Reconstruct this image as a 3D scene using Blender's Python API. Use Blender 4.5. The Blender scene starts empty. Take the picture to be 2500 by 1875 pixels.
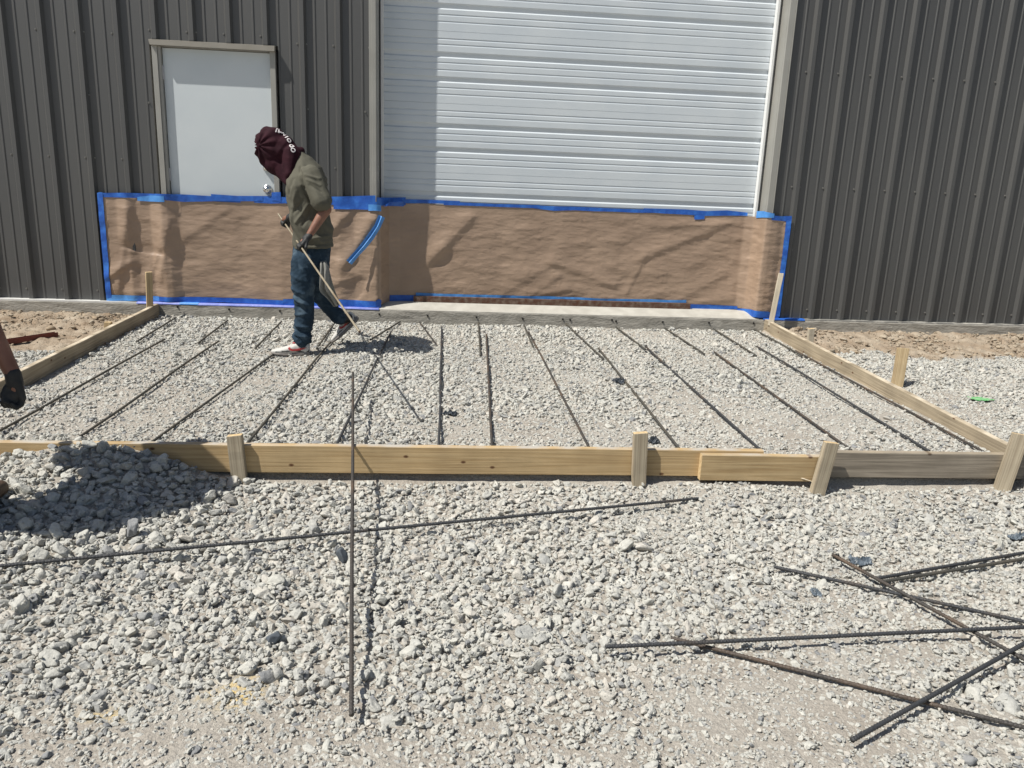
import bpy, bmesh, math, random
import numpy as np
from mathutils import Vector, Matrix, noise as mn
random.seed(7); RNG = np.random.default_rng(11)
R = math.radians
scene = bpy.context.scene
COL = scene.collection

# ------------------------------------------------------------------ camera
FPX = 1878.0
PITCH, ROLL, YAW = 0.2438, 0.0396, 0.0912
CAM = np.array([3.131, 0.0, 1.0515])
cp, sp, cy, sy, cr, sr = math.cos(PITCH), math.sin(PITCH), math.cos(YAW), math.sin(YAW), math.cos(ROLL), math.sin(ROLL)
FW = np.array([sy*cp, cy*cp, -sp]); _r = np.array([cy, -sy, 0.]); _u = np.cross(_r, FW)
RT = cr*_r + sr*_u; UP = -sr*_r + cr*_u
cd = bpy.data.cameras.new("camera"); cam = bpy.data.objects.new("camera", cd); COL.objects.link(cam)
cam.matrix_world = Matrix(((RT[0], UP[0], -FW[0], CAM[0]), (RT[1], UP[1], -FW[1], CAM[1]), (RT[2], UP[2], -FW[2], CAM[2]), (0, 0, 0, 1)))
cd.sensor_fit = 'HORIZONTAL'; cd.sensor_width = 36; cd.lens = FPX/2500*36; cd.clip_start = .05; cd.clip_end = 500
scene.camera = cam

# ------------------------------------------------------------------ light
AZ, EL = R(23.8), R(56.5)
SD = Vector((math.cos(AZ)*math.cos(EL), math.sin(AZ)*math.cos(EL), -math.sin(EL)))
w = bpy.data.worlds.new("World"); scene.world = w; w.use_nodes = True
nt = w.node_tree; sky = nt.nodes.new('ShaderNodeTexSky'); sky.sky_type = 'NISHITA'; sky.sun_disc = False
sky.sun_elevation = EL; sky.sun_rotation = math.atan2(-SD.x, -SD.y) % (2*math.pi); sky.dust_density = 1.5; sky.air_density = 1.1
bg = nt.nodes['Background']; nt.links.new(sky.outputs[0], bg.inputs[0]); bg.inputs[1].default_value = .060
sl = bpy.data.lights.new("sun", 'SUN'); sl.energy = 5.0; sl.angle = R(.53); sl.color = (1, .96, .885)
sun = bpy.data.objects.new("sun", sl); COL.objects.link(sun); sun.rotation_euler = SD.to_track_quat('-Z', 'Y').to_euler()
sun.location = (-4, -3, 8)
scene.view_settings.view_transform = 'Standard'; scene.view_settings.look = 'None'
scene.view_settings.exposure = 0.2; scene.view_settings.gamma = 1
scene.render.engine = 'CYCLES'
scene.cycles.max_bounces = 6; scene.cycles.diffuse_bounces = 3

# ------------------------------------------------------------------ helpers
def ray(x, y): return FW + RT*(x-1250)/FPX - UP*(y-937.5)/FPX
def atY(x, y, Y): d = ray(x, y); return CAM + d*(Y-CAM[1])/d[1]
def atZ(x, y, Z): d = ray(x, y); return CAM + d*(Z-CAM[2])/d[2]
def P(x, y, Y): return Vector(atY(x, y, Y))

def link(o, parent=None):
    COL.objects.link(o)
    if parent is not None: o.parent = parent
    return o
def tag(o, label=None, cat=None, group=None, kind=None):
    if label: o['label'] = label
    if cat: o['category'] = cat
    if group: o['group'] = group
    if kind: o['kind'] = kind
    return o
def empty(name, loc=(0, 0, 0)):
    o = bpy.data.objects.new(name, None); o.location = loc; o.empty_display_size = .1
    return link(o)
def meshobj(name, verts, faces, mats, parent=None, smooth=False, fm=None, loc=None):
    me = bpy.data.meshes.new(name)
    me.from_pydata([tuple(v) for v in verts], [], [tuple(f) for f in faces])
    if not isinstance(mats, (list, tuple)): mats = [mats]
    for m in mats: me.materials.append(m)
    if fm is not None: me.polygons.foreach_set('material_index', fm)
    if smooth: me.polygons.foreach_set('use_smooth', [True]*len(me.polygons))
    me.update()
    o = bpy.data.objects.new(name, me); link(o)
    if parent is not None:
        o.parent = parent
        o.matrix_parent_inverse = Matrix.Translation(-parent.location)
    if loc is not None: recentre(o, loc)
    return o
def recentre(o, loc):
    o.data.transform(Matrix.Translation(-Vector(loc))); o.location = loc
class MB:
    def __init__(s): s.v = []; s.f = []; s.m = []
    def add(s, v, f, mi=0):
        b = len(s.v); s.v += [tuple(p) for p in v]; s.f += [tuple(i+b for i in q) for q in f]; s.m += [mi]*len(f)
    def box(s, a, b, mi=0, M=None):
        v = [(x, y, z) for x in (a[0], b[0]) for y in (a[1], b[1]) for z in (a[2], b[2])]
        if M is not None: v = [M @ Vector(p) for p in v]
        s.add(v, [(0, 1, 3, 2), (4, 6, 7, 5), (0, 4, 5, 1), (2, 3, 7, 6), (0, 2, 6, 4), (1, 5, 7, 3)], mi)
    def tube(s, pts, rad, n=8, mi=0, cap=True):
        pts = [Vector(p) for p in pts]; rings = []
        up = None
        for i, p in enumerate(pts):
            t = (pts[min(i+1, len(pts)-1)] - pts[max(i-1, 0)]).normalized()
            if up is None:
                up = Vector((0, 0, 1)) if abs(t.z) < .9 else Vector((1, 0, 0))
            a = t.cross(up).normalized(); up = a.cross(t).normalized()
            r = rad[i] if hasattr(rad, '__len__') else rad
            rings.append([p + (a*math.cos(k*2*math.pi/n) + up*math.sin(k*2*math.pi/n))*r for k in range(n)])
        v = [q for rr in rings for q in rr]; f = []
        for i in range(len(pts)-1):
            for k in range(n):
                f.append((i*n+k, i*n+(k+1) % n, (i+1)*n+(k+1) % n, (i+1)*n+k))
        if cap: f.append(tuple(range(n-1, -1, -1))); f.append(tuple(range((len(pts)-1)*n, len(pts)*n)))
        s.add(v, f, mi)
    def obj(s, name, mats, parent=None, smooth=False, loc=None):
        return meshobj(name, s.v, s.f, mats, parent, smooth, s.m, loc)
def bevel(o, wdt=.003, seg=2):
    m = o.modifiers.new('bevel', 'BEVEL'); m.width = wdt; m.segments = seg; m.limit_method = 'ANGLE'; m.angle_limit = R(40); return o

# ------------------------------------------------------------------ materials
def nodes(name):
    m = bpy.data.materials.new(name); m.use_nodes = True; t = m.node_tree
    return m, t, t.nodes['Principled BSDF'], t.nodes.new, t.links.new
def mat(name, c1, c2=None, scale=8, rough=.6, bump=0, bscale=60, stretch=(1, 1, 1), metallic=0, spec=.5, c3=None, detail=5, coord='Object', sub=None, bdist=.01, lo=.35, hi=.65):
    m, t, b, N, L = nodes(name)
    b.inputs['Roughness'].default_value = rough; b.inputs['Metallic'].default_value = metallic
    b.inputs['Specular IOR Level'].default_value = spec
    tc = N('ShaderNodeTexCoord'); mp = N('ShaderNodeMapping'); mp.inputs['Scale'].default_value = stretch
    L(tc.outputs[coord], mp.inputs[0])
    if c2 is None: b.inputs['Base Color'].default_value = (*c1, 1)
    else:
        n = N('ShaderNodeTexNoise'); n.inputs['Scale'].default_value = scale; n.inputs['Detail'].default_value = detail
        L(mp.outputs[0], n.inputs[0])
        r = N('ShaderNodeValToRGB'); r.color_ramp.elements[0].color = (*c1, 1); r.color_ramp.elements[1].color = (*c2, 1)
        r.color_ramp.elements[0].position = lo; r.color_ramp.elements[1].position = hi
        if c3: e = r.color_ramp.elements.new((lo+hi)/2); e.color = (*c3, 1)
        L(n.outputs[0], r.inputs[0]); L(r.outputs[0], b.inputs['Base Color'])
    if bump:
        n2 = N('ShaderNodeTexNoise'); n2.inputs['Scale'].default_value = bscale; n2.inputs['Detail'].default_value = 6
        L(mp.outputs[0], n2.inputs[0])
        bp = N('ShaderNodeBump'); bp.inputs['Strength'].default_value = bump; bp.inputs['Distance'].default_value = bdist
        L(n2.outputs[0], bp.inputs['Height']); L(bp.outputs[0], b.inputs['Normal'])
    return m
def wood_mat(name, c1, c2, knot=(.12, .06, .03), dust=0.0, knots=True, rough=.75, dust_sun_col=(.45, .42, .37)):
    """long grain along local X, sparse knots, dust settled on the upward side, paler where sun is painted in"""
    m, t, b, N, L = nodes(name)
    b.inputs['Roughness'].default_value = rough; b.inputs['Specular IOR Level'].default_value = .25
    tc = N('ShaderNodeTexCoord'); mp = N('ShaderNodeMapping'); mp.inputs['Scale'].default_value = (.5, 26, 26)
    L(tc.outputs['Object'], mp.inputs[0])
    wv = N('ShaderNodeTexNoise'); wv.inputs['Scale'].default_value = 4.5; wv.inputs['Detail'].default_value = 4; wv.inputs['Distortion'].default_value = .6
    L(mp.outputs[0], wv.inputs[0])
    mp3 = N('ShaderNodeMapping'); mp3.inputs['Scale'].default_value = (.22, 9, 9); L(tc.outputs['Object'], mp3.inputs[0])
    w2 = N('ShaderNodeTexNoise'); w2.inputs['Scale'].default_value = 1.3; w2.inputs['Detail'].default_value = 2; L(mp3.outputs[0], w2.inputs[0])
    mu = N('ShaderNodeMath'); mu.operation = 'MULTIPLY'; mu.inputs[1].default_value = 75; L(w2.outputs[0], mu.inputs[0])
    si = N('ShaderNodeMath'); si.operation = 'SINE'; L(mu.outputs[0], si.inputs[0])
    s2 = N('ShaderNodeMath'); s2.operation = 'MULTIPLY_ADD'; s2.inputs[1].default_value = .09; L(si.outputs[0], s2.inputs[0]); L(wv.outputs[0], s2.inputs[2])
    r = N('ShaderNodeValToRGB'); r.color_ramp.elements[0].color = (*c2, 1); r.color_ramp.elements[1].color = (*c1, 1)
    r.color_ramp.elements[0].position = .3; r.color_ramp.elements[1].position = .62
    L(s2.outputs[0], r.inputs[0]); last = r.outputs[0]
    # broad weathering blotches
    nb = N('ShaderNodeTexNoise'); nb.inputs['Scale'].default_value = 3.5; nb.inputs['Detail'].default_value = 5; L(tc.outputs['Object'], nb.inputs[0])
    mb = N('ShaderNodeMapRange'); mb.inputs['From Min'].default_value = .35; mb.inputs['From Max'].default_value = .7; mb.inputs['To Min'].default_value = .82; mb.inputs['To Max'].default_value = 1.12
    L(nb.outputs[0], mb.inputs[0])
    hs = N('ShaderNodeHueSaturation'); L(mb.outputs[0], hs.inputs['Value']); L(last, hs.inputs['Color']); last = hs.outputs[0]
    if knots:
        sp_ = N('ShaderNodeSeparateXYZ'); L(tc.outputs['Object'], sp_.inputs[0]); mz = N('ShaderNodeMath'); mz.operation = 'MULTIPLY'; mz.inputs[1].default_value = 1.7; L(sp_.outputs[2], mz.inputs[0]); mp2 = N('ShaderNodeCombineXYZ'); L(sp_.outputs[0], mp2.inputs[0]); L(mz.outputs[0], mp2.inputs[1])
        vo = N('ShaderNodeTexVoronoi'); vo.voronoi_dimensions = '2D'; vo.inputs['Scale'].default_value = 2.8; L(mp2.outputs[0], vo.inputs[0])
        kr = N('ShaderNodeMapRange'); kr.inputs['From Min'].default_value = .045; kr.inputs['From Max'].default_value = .02; L(vo.outputs['Distance'], kr.inputs[0])
        mx = N('ShaderNodeMix'); mx.data_type = 'RGBA'; L(kr.outputs[0], mx.inputs[0]); L(last, mx.inputs[6]); mx.inputs[7].default_value = (*knot, 1); last = mx.outputs[2]
    if dust:
        ge = N('ShaderNodeNewGeometry'); sx = N('ShaderNodeSeparateXYZ'); L(ge.outputs['Normal'], sx.inputs[0])
        mr = N('ShaderNodeMapRange'); mr.inputs['From Min'].default_value = .5; mr.inputs['From Max'].default_value = .9; mr.inputs['To Max'].default_value = dust; L(sx.outputs[2], mr.inputs[0])
        nd = N('ShaderNodeTexNoise'); nd.inputs['Scale'].default_value = 6; nd.inputs['Detail'].default_value = 6; L(tc.outputs['Object'], nd.inputs[0])
        rr = N('ShaderNodeMapRange'); rr.inputs['From Min'].default_value = .4; rr.inputs['From Max'].default_value = .6; L(nd.outputs[0], rr.inputs[0])
        mm = N('ShaderNodeMath'); mm.operation = 'MULTIPLY'; L(mr.outputs[0], mm.inputs[0]); L(rr.outputs[0], mm.inputs[1])
        mx = N('ShaderNodeMix'); mx.data_type = 'RGBA'; L(mm.outputs[0], mx.inputs[0]); L(last, mx.inputs[6]); mx.inputs[7].default_value = (*dust_sun_col, 1); last = mx.outputs[2]
    L(last, b.inputs['Base Color'])
    bp = N('ShaderNodeBump'); bp.inputs['Strength'].default_value = .35; bp.inputs['Distance'].default_value = .003
    L(s2.outputs[0], bp.inputs['Height']); L(bp.outputs[0], b.inputs['Normal'])
    return m

M_wall = mat('charcoal_wall_paint', (.046, .0465, .046), (.057, .057, .055), 1.5, .58, .12, 2.0, (1, 1, .35), spec=1.0, bdist=.02)
M_white = mat('white_door_paint', (.55, .60, .625), (.59, .635, .655), 2.5, .42, .1, 1.6, bdist=.01)
M_ohd = mat('overhead_door_paint', (.55, .60, .64), (.60, .645, .675), 3, .35, .06, 3)
M_trim = mat('stone_trim_paint', (.285, .28, .255), (.315, .31, .285), 4, .45, .05, 5)
M_trimw = mat('white_track_paint', (.72, .73, .72), (.78, .78, .77), 6, .45)
M_seal = mat('black_rubber', (.03, .03, .032), rough=.7)
M_flash = mat('white_flashing', (.62, .62, .60), (.75, .75, .73), 9, .4, .1, 30)
M_steel = mat('bright_steel', (.62, .62, .60), (.72, .72, .70), 20, .22, metallic=1)
M_screw = mat('painted_screw', (.16, .155, .145), rough=.35, spec=.7)
M_conc = mat('foundation_concrete', (.25, .235, .205), (.36, .34, .30), 7, .9, .5, 34, c3=(.31, .295, .26), bdist=.012, stretch=(1, 1, 2.2))
M_sill = mat('sill_concrete', (.38, .365, .325), (.46, .445, .40), 9, .85, .15, 50)
M_hole = mat('drill_hole_dark', (.012, .011, .01), rough=1)
M_tape = mat('blue_masking_tape', (.012, .085, .40), (.03, .16, .56), 14, .5, .6, 26, c3=(.018, .11, .47), bdist=.006)
M_tapel = mat('light_blue_tape', (.06, .24, .62), (.10, .32, .72), 14, .5, .5, 30, bdist=.006)
M_tapev = mat('violet_blue_tape', (.16, .20, .56), (.24, .28, .66), 18, .5, .5, 30, bdist=.006)
M_rust = mat('rusty_steel', (.10, .045, .028), (.18, .13, .10), 24, .8, .4, 90, c3=(.12, .075, .055), spec=.3)
M_red = mat('red_oxide_steel', (.17, .035, .025), (.12, .03, .024), 14, .6, .2, 60)
M_wf = wood_mat('fresh_pine', (.52, .39, .22), (.38, .265, .135), dust=.75)
M_wd = wood_mat('pine_with_dusty_top', (.53, .39, .215), (.41, .285, .145), dust=1)
M_wg = wood_mat('weathered_grey_pine', (.34, .295, .235), (.215, .185, .145), knot=(.10, .07, .05), dust=.3, dust_sun_col=(.55, .45, .30))
M_wt = wood_mat('weathered_tan_pine', (.40, .335, .24), (.27, .22, .155), dust=1, dust_sun_col=(.62, .54, .42))  # pale top colour adds painted sunlight to the real dust
M_stake = wood_mat('grey_stake_wood', (.44, .38, .28), (.30, .25, .18), knots=False)
M_stakef = wood_mat('yellow_stake_wood', (.52, .41, .25), (.38, .28, .16), knots=False)
M_stakep = wood_mat('pale_dusty_stake_wood', (.55, .49, .39), (.42, .37, .28), knots=False)
M_end = mat('sawn_end_grain', (.66, .50, .28), (.50, .36, .19), 60, .8, .3, 200)
def rebar_mat(name, ca, cb, pos):
    return mat(name, ca, cb, 5, .55, .5, 160, spec=.45, lo=pos, hi=pos+.18, detail=6)
M_reb = rebar_mat('rebar_mill_scale', (.042, .044, .048), (.085, .062, .045), .55)
M_rebr = rebar_mat('rebar_brown_rust', (.052, .047, .043), (.105, .072, .05), .48)
M_rebo = rebar_mat('rebar_olive_grey', (.062, .060, .052), (.09, .078, .06), .45)
M_rebt = rebar_mat('rebar_pale_bare', (.30, .26, .19), (.22, .17, .11), .5)
M_plas = mat('black_plastic_film', (.02, .024, .03), (.05, .06, .072), 18, .35, .6, 50)
M_plasg = mat('grey_plastic_film', (.07, .09, .11), (.14, .17, .20), 25, .4, .6, 50)
M_dark = mat('dark_slate_stone', (.075, .09, .11), (.11, .125, .14), 20, .8, .3, 90)
M_green = mat('green_marking_paint', (.10, .40, .12), (.30, .45, .28), 40, .8)
M_splint = mat('splintered_wood', (.60, .52, .40), (.50, .42, .30), 30, .8)
M_leaf = mat('dry_leaf', (.35, .24, .12), (.28, .18, .09), 30, .8)

def paper_mat():
    m, t, b, N, L = nodes('kraft_paper')
    b.inputs['Roughness'].default_value = .45; b.inputs['Specular IOR Level'].default_value = .5
    tc = N('ShaderNodeTexCoord')
    mp = N('ShaderNodeMapping'); mp.inputs['Scale'].default_value = (1, 1, 1); L(tc.outputs['Object'], mp.inputs[0])
    n = N('ShaderNodeTexNoise'); n.inputs['Scale'].default_value = 3; n.inputs['Detail'].default_value = 6; L(mp.outputs[0], n.inputs[0])
    r = N('ShaderNodeValToRGB'); r.color_ramp.elements[0].color = (.305, .217, .155, 1); r.color_ramp.elements[1].color = (.365, .262, .188, 1)
    r.color_ramp.elements[0].position = .35; r.color_ramp.elements[1].position = .65
    L(n.outputs[0], r.inputs[0]); L(r.outputs[0], b.inputs['Base Color'])
    h = None
    for sc, st, amp in ((1, (9, 9, 30), .9), (1, (26, 26, 90), .35), (1, (5, 5, 9), 1.0)):
        q = N('ShaderNodeMapping'); q.inputs['Scale'].default_value = st; q.inputs['Rotation'].default_value = (0, R(8), 0); L(tc.outputs['Object'], q.inputs[0])
        k = N('ShaderNodeTexNoise'); k.inputs['Scale'].default_value = sc; k.inputs['Detail'].default_value = 4; k.inputs['Distortion'].default_value = .5; L(q.outputs[0], k.inputs[0])
        mm = N('ShaderNodeMath'); mm.operation = 'MULTIPLY_ADD'; mm.inputs[1].default_value = amp; L(k.outputs[0], mm.inputs[0])
        if h is None: mm.inputs[2].default_value = 0
        else: L(h, mm.inputs[2])
        h = mm.outputs[0]
    bp = N('ShaderNodeBump'); bp.inputs['Strength'].default_value = .55; bp.inputs['Distance'].default_value = .006
    L(h, bp.inputs['Height']); L(bp.outputs[0], b.inputs['Normal'])
    return m
M_paper = paper_mat()

def rock_mat(name, pal, lo=.8, hi=1.15):
    m, t, b, N, L = nodes(name)
    b.inputs['Roughness'].default_value = .9; b.inputs['Specular IOR Level'].default_value = .2
    at = N('ShaderNodeAttribute'); at.attribute_type = 'INSTANCER'; at.attribute_name = 'tone'
    r = N('ShaderNodeValToRGB'); r.color_ramp.interpolation = 'LINEAR'
    e = r.color_ramp.elements; e[0].position = 0; e[0].color = (*pal[0], 1); e[1].position = 1; e[1].color = (*pal[-1], 1)
    for i, c in enumerate(pal[1:-1]): q = e.new((i+1)/(len(pal)-1)); q.color = (*c, 1)
    L(at.outputs['Fac'], r.inputs[0])
    tc = N('ShaderNodeTexCoord')
    n = N('ShaderNodeTexNoise'); n.inputs['Scale'].default_value = 2.2; n.inputs['Detail'].default_value = 7; n.inputs['Roughness'].default_value = .62; L(tc.outputs['Object'], n.inputs[0])
    mr = N('ShaderNodeMapRange'); mr.inputs['From Min'].default_value = .3; mr.inputs['From Max'].default_value = .7; mr.inputs['To Min'].default_value = lo; mr.inputs['To Max'].default_value = hi
    L(n.outputs[0], mr.inputs[0])
    hs = N('ShaderNodeHueSaturation'); L(r.outputs[0], hs.inputs['Color']); L(mr.outputs[0], hs.inputs['Value']); L(hs.outputs[0], b.inputs['Base Color'])
    bp = N('ShaderNodeBump'); bp.inputs['Strength'].default_value = .35; bp.inputs['Distance'].default_value = .05
    L(n.outputs[0], bp.inputs['Height']); L(bp.outputs[0], b.inputs['Normal'])
    return m
M_rock = rock_mat('crushed_limestone', [(.25, .255, .26), (.41, .41, .385), (.47, .465, .43), (.51, .505, .46), (.50, .47, .42), (.59, .585, .54)])
M_clod = rock_mat('mud_clod', [(.24, .185, .135), (.34, .285, .215), (.40, .35, .275), (.38, .30, .21)])

# ------------------------------------------------------------------ terrain
def vnoise(x, y, sc, seed=0, octaves=4, gain=.5):
    out = np.zeros(np.broadcast(x, y).shape); amp = 1.; tot = 0
    for o in range(octaves):
        r = np.random.default_rng(seed*17+o); G = r.random((128, 128))
        X = x*sc*2**o + 31.7*o + 40; Y = y*sc*2**o + 17.3*o + 40
        xi = np.floor(X).astype(int); yi = np.floor(Y).astype(int); fx = X-xi; fy = Y-yi
        fx = fx*fx*(3-2*fx); fy = fy*fy*(3-2*fy)
        a = G[xi % 128, yi % 128]; b = G[(xi+1) % 128, yi % 128]; c = G[xi % 128, (yi+1) % 128]; d = G[(xi+1) % 128, (yi+1) % 128]
        out = out + amp*((a*(1-fx)+b*fx)*(1-fy)+(c*(1-fx)+d*fx)*fy); tot += amp; amp *= gain
    return out/tot - .5
DW = 7.233            # plane of the wall's pans
YF = 3.655            # back face of the front form
XL, XR = .534, 6.220   # side forms (centre)
def g2(x, y, cx, cy_, sx, sy_): return np.exp(-((x-cx)/sx)**2-((y-cy_)/sy_)**2)
def H(x, y):
    x = np.asarray(x, float); y = np.asarray(y, float)
    pad = -.158 - .028*(7.2-y) + .030*vnoise(x, y, 1.6, 3, 2)
    t = np.clip((3.62-y)/.5, 0, 1)
    front = -.352 - .06*t*(2-t) + .035*vnoise(x, y, 1.3, 5, 3) - .012*g2(x, y, 5.2, 3.4, .5, .2) + .03*g2(x, y, 4.55, 3.45, .3, .14)
    pile = (.165-.05*np.clip((1.45-x)/.35, 0, 1.5))*np.exp(-np.abs((x-1.40)/.56)**3)*np.exp(-np.clip((3.60-y)/.46, 0, 9)**1.8)
    pile2 = .06*g2(x, y, 1.2, 2.9, .6, .5)
    front = front + pile + pile2 + .03*vnoise(x, y, 5, 9, 2)*(pile > .03)
    side = -.165 - .030*(7.2-y) + .03*vnoise(x, y, 1.5, 8, 3)
    mud = np.clip((y-6.35)/.5, 0, 1)
    side = side + mud*(.025 + .05*vnoise(x, y, 4, 12, 4))
    side = np.where(y < YF+.1, side*np.clip((y-3.2)/.55, 0, 1) + front*(1-np.clip((y-3.2)/.55, 0, 1)), side)
    inpad = (x > XL) & (x < XR) & (y > YF)
    out = (x <= XL) | (x >= XR)
    z = np.where(inpad, pad, np.where(out & (y > 3.2), side, front))
    return z
def is_mud(x, y):
    n = vnoise(x, y, 2.2, 21, 3)*.9
    left = (x < XL) & (y > 5.75+n); right = (x > XR) & (y > 6.35+n*.8-.05*(x-6.2))
    return left | right

xs = np.arange(-2.4, 10.2, .022); ys = np.arange(.6, 7.19, .022)
GX, GY = np.meshgrid(xs, ys, indexing='ij')
GZ = H(GX, GY) + .010*vnoise(GX, GY, 18, 31, 2) - .008
GZ += np.where(is_mud(GX, GY), .05*np.abs(vnoise(GX, GY, 8, 33, 3))+.05*vnoise(GX, GY, 20, 34, 2), 0)
nx, ny = GX.shape
V = np.stack([GX, GY, GZ], -1).reshape(-1, 3)
idx = np.arange(nx*ny).reshape(nx, ny)
F = np.stack([idx[:-1, :-1], idx[1:, :-1], idx[1:, 1:], idx[:-1, 1:]], -1).reshape(-1, 4)
def npmesh(name, V, F, m, smooth=True):
    me = bpy.data.meshes.new(name); me.vertices.add(len(V)); me.vertices.foreach_set('co', np.asarray(V, np.float32).ravel())
    me.loops.add(F.size); me.loops.foreach_set('vertex_index', F.astype(np.int32).ravel())
    me.polygons.add(len(F)); me.polygons.foreach_set('loop_start', np.arange(0, F.size, F.shape[1], dtype=np.int32))
    me.polygons.foreach_set('use_smooth', np.ones(len(F), bool)*smooth)
    for q in (m if isinstance(m, list) else [m]): me.materials.append(q)
    me.update(calc_edges=True); me.validate(); return me
def ground_mat():
    m, t, b, N, L = nodes('limestone_fines_and_mud')
    b.inputs['Roughness'].default_value = .95; b.inputs['Specular IOR Level'].default_value = .15
    tc = N('ShaderNodeTexCoord')
    def nz(sc, det=6, ro=.6):
        n = N('ShaderNodeTexNoise'); n.inputs['Scale'].default_value = sc; n.inputs['Detail'].default_value = det; n.inputs['Roughness'].default_value = ro; L(tc.outputs['Object'], n.inputs[0]); return n
    def ramp(n, a, c, lo=.35, hi=.65):
        r = N('ShaderNodeValToRGB'); r.color_ramp.elements[0].color = (*a, 1); r.color_ramp.elements[1].color = (*c, 1); r.color_ramp.elements[0].position = lo; r.color_ramp.elements[1].position = hi
        L(n.outputs[0], r.inputs[0]); return r
    big = ramp(nz(1.7), (.36, .325, .28), (.43, .405, .36)); fine = ramp(nz(120, 3), (.78, .78, .78), (1.1, 1.1, 1.1))
    mul = N('ShaderNodeMix'); mul.data_type = 'RGBA'; mul.blend_type = 'MULTIPLY'; mul.inputs[0].default_value = 1; L(big.outputs[0], mul.inputs[6]); L(fine.outputs[0], mul.inputs[7])
    mudc = ramp(nz(5), (.27, .205, .145), (.40, .34, .265)); 
    at = N('ShaderNodeAttribute'); at.attribute_name = 'mud'
    mx = N('ShaderNodeMix'); mx.data_type = 'RGBA'; L(at.outputs['Fac'], mx.inputs[0]); L(mul.outputs[2], mx.inputs[6]); L(mudc.outputs[0], mx.inputs[7])
    at2 = N('ShaderNodeAttribute'); at2.attribute_name = 'sand'
    sn = N('ShaderNodeMapRange'); sn.inputs['From Min'].default_value = .38; sn.inputs['From Max'].default_value = .6; L(nz(60, 3).outputs[0], sn.inputs[0])
    mm = N('ShaderNodeMath'); mm.operation = 'MULTIPLY'; L(sn.outputs[0], mm.inputs[0]); L(at2.outputs['Fac'], mm.inputs[1])
    m2 = N('ShaderNodeMix'); m2.data_type = 'RGBA'; L(mm.outputs[0], m2.inputs[0]); L(mx.outputs[2], m2.inputs[6]); m2.inputs[7].default_value = (.62, .47, .20, 1)
    L(m2.outputs[2], b.inputs['Base Color'])
    n3 = nz(150, 4, .7); n4 = nz(45, 4, .6)
    ad = N('ShaderNodeMath'); ad.operation = 'MULTIPLY_ADD'; ad.inputs[1].default_value = 2.2; L(n4.outputs[0], ad.inputs[0]); L(n3.outputs[0], ad.inputs[2])
    bp = N('ShaderNodeBump'); bp.inputs['Strength'].default_value = .9; bp.inputs['Distance'].default_value = .006; L(ad.outputs[0], bp.inputs['Height']); L(bp.outputs[0], b.inputs['Normal'])
    return m
me = npmesh('ground', V, F, ground_mat())
a = me.attributes.new('mud', 'FLOAT', 'POINT')
mudf = is_mud(GX, GY).astype(float)
for _ in range(3): mudf = (mudf+np.roll(mudf, 1, 0)+np.roll(mudf, -1, 0)+np.roll(mudf, 1, 1)+np.roll(mudf, -1, 1))/5
a.data.foreach_set('value', mudf.ravel().astype(np.float32))
SP = [(*atZ(590, 1680, -.41)[:2], .055, .07), (*atZ(508, 1690, -.41)[:2], .02, .02), (*atZ(265, 1737, -.41)[:2], .06, .02)]
sand = np.zeros_like(GX)
for cx, cyy, sx, syy in SP: sand = np.maximum(sand, 1.4*g2(GX, GY, cx, cyy, sx, syy))
a = me.attributes.new('sand', 'FLOAT', 'POINT'); a.data.foreach_set('value', np.clip(sand, 0, 1).ravel().astype(np.float32))
g = bpy.data.objects.new('ground', me); link(g); tag(g, kind='structure')
meshobj('terrain', [(-200, -200, -.62), (200, -200, -.62), (200, 200, -.62), (-200, 200, -.62)], [(0, 1, 2, 3)],
        mat('far_gravel', (.40, .385, .355), (.46, .45, .42), 3, .95))['kind'] = 'structure'

# ------------------------------------------------------------------ gravel
def rock_variants(n, seed, sub=3, spiky=0.0):
    col = bpy.data.collections.new('rock_shapes_%d' % seed); r = np.random.default_rng(seed); out = []
    for i in range(n):
        bm = bmesh.new(); bmesh.ops.create_icosphere(bm, subdivisions=sub, radius=1)
        v = np.array([q.co[:] for q in bm.verts])
        k = r.integers(11, 18); pn = r.normal(size=(k, 3)); pn /= np.linalg.norm(pn, axis=1)[:, None]; pd = r.uniform(.55, .92, k)
        dots = v @ pn.T; tt = np.where(dots > .05, pd/np.maximum(dots, .05), 9); tmin = np.minimum(tt.min(1), 1.25)
        # soft minimum keeps the arrises slightly rounded
        soft = -np.log(np.exp(-55*np.minimum(tt, 2)).sum(1)+np.exp(-55*1.25))/55
        rad = .35*tmin+.65*soft
        v = v*rad[:, None]
        for j, q in enumerate(bm.verts):
            p = Vector(v[j]); q.co = p*(.93+.09*mn.noise(p*1.4+Vector((i*7, 0, seed)))+.016*mn.noise(p*6+Vector((0, i*5, seed)))+.008*mn.noise(p*15))
        m_ = bpy.data.meshes.new('rock_shape'); bm.to_mesh(m_); bm.free()
        m_.polygons.foreach_set('use_smooth', [True]*len(m_.polygons))
        o = bpy.data.objects.new('rock_shape', m_); col.objects.link(o); out.append(o)
    return col
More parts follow.
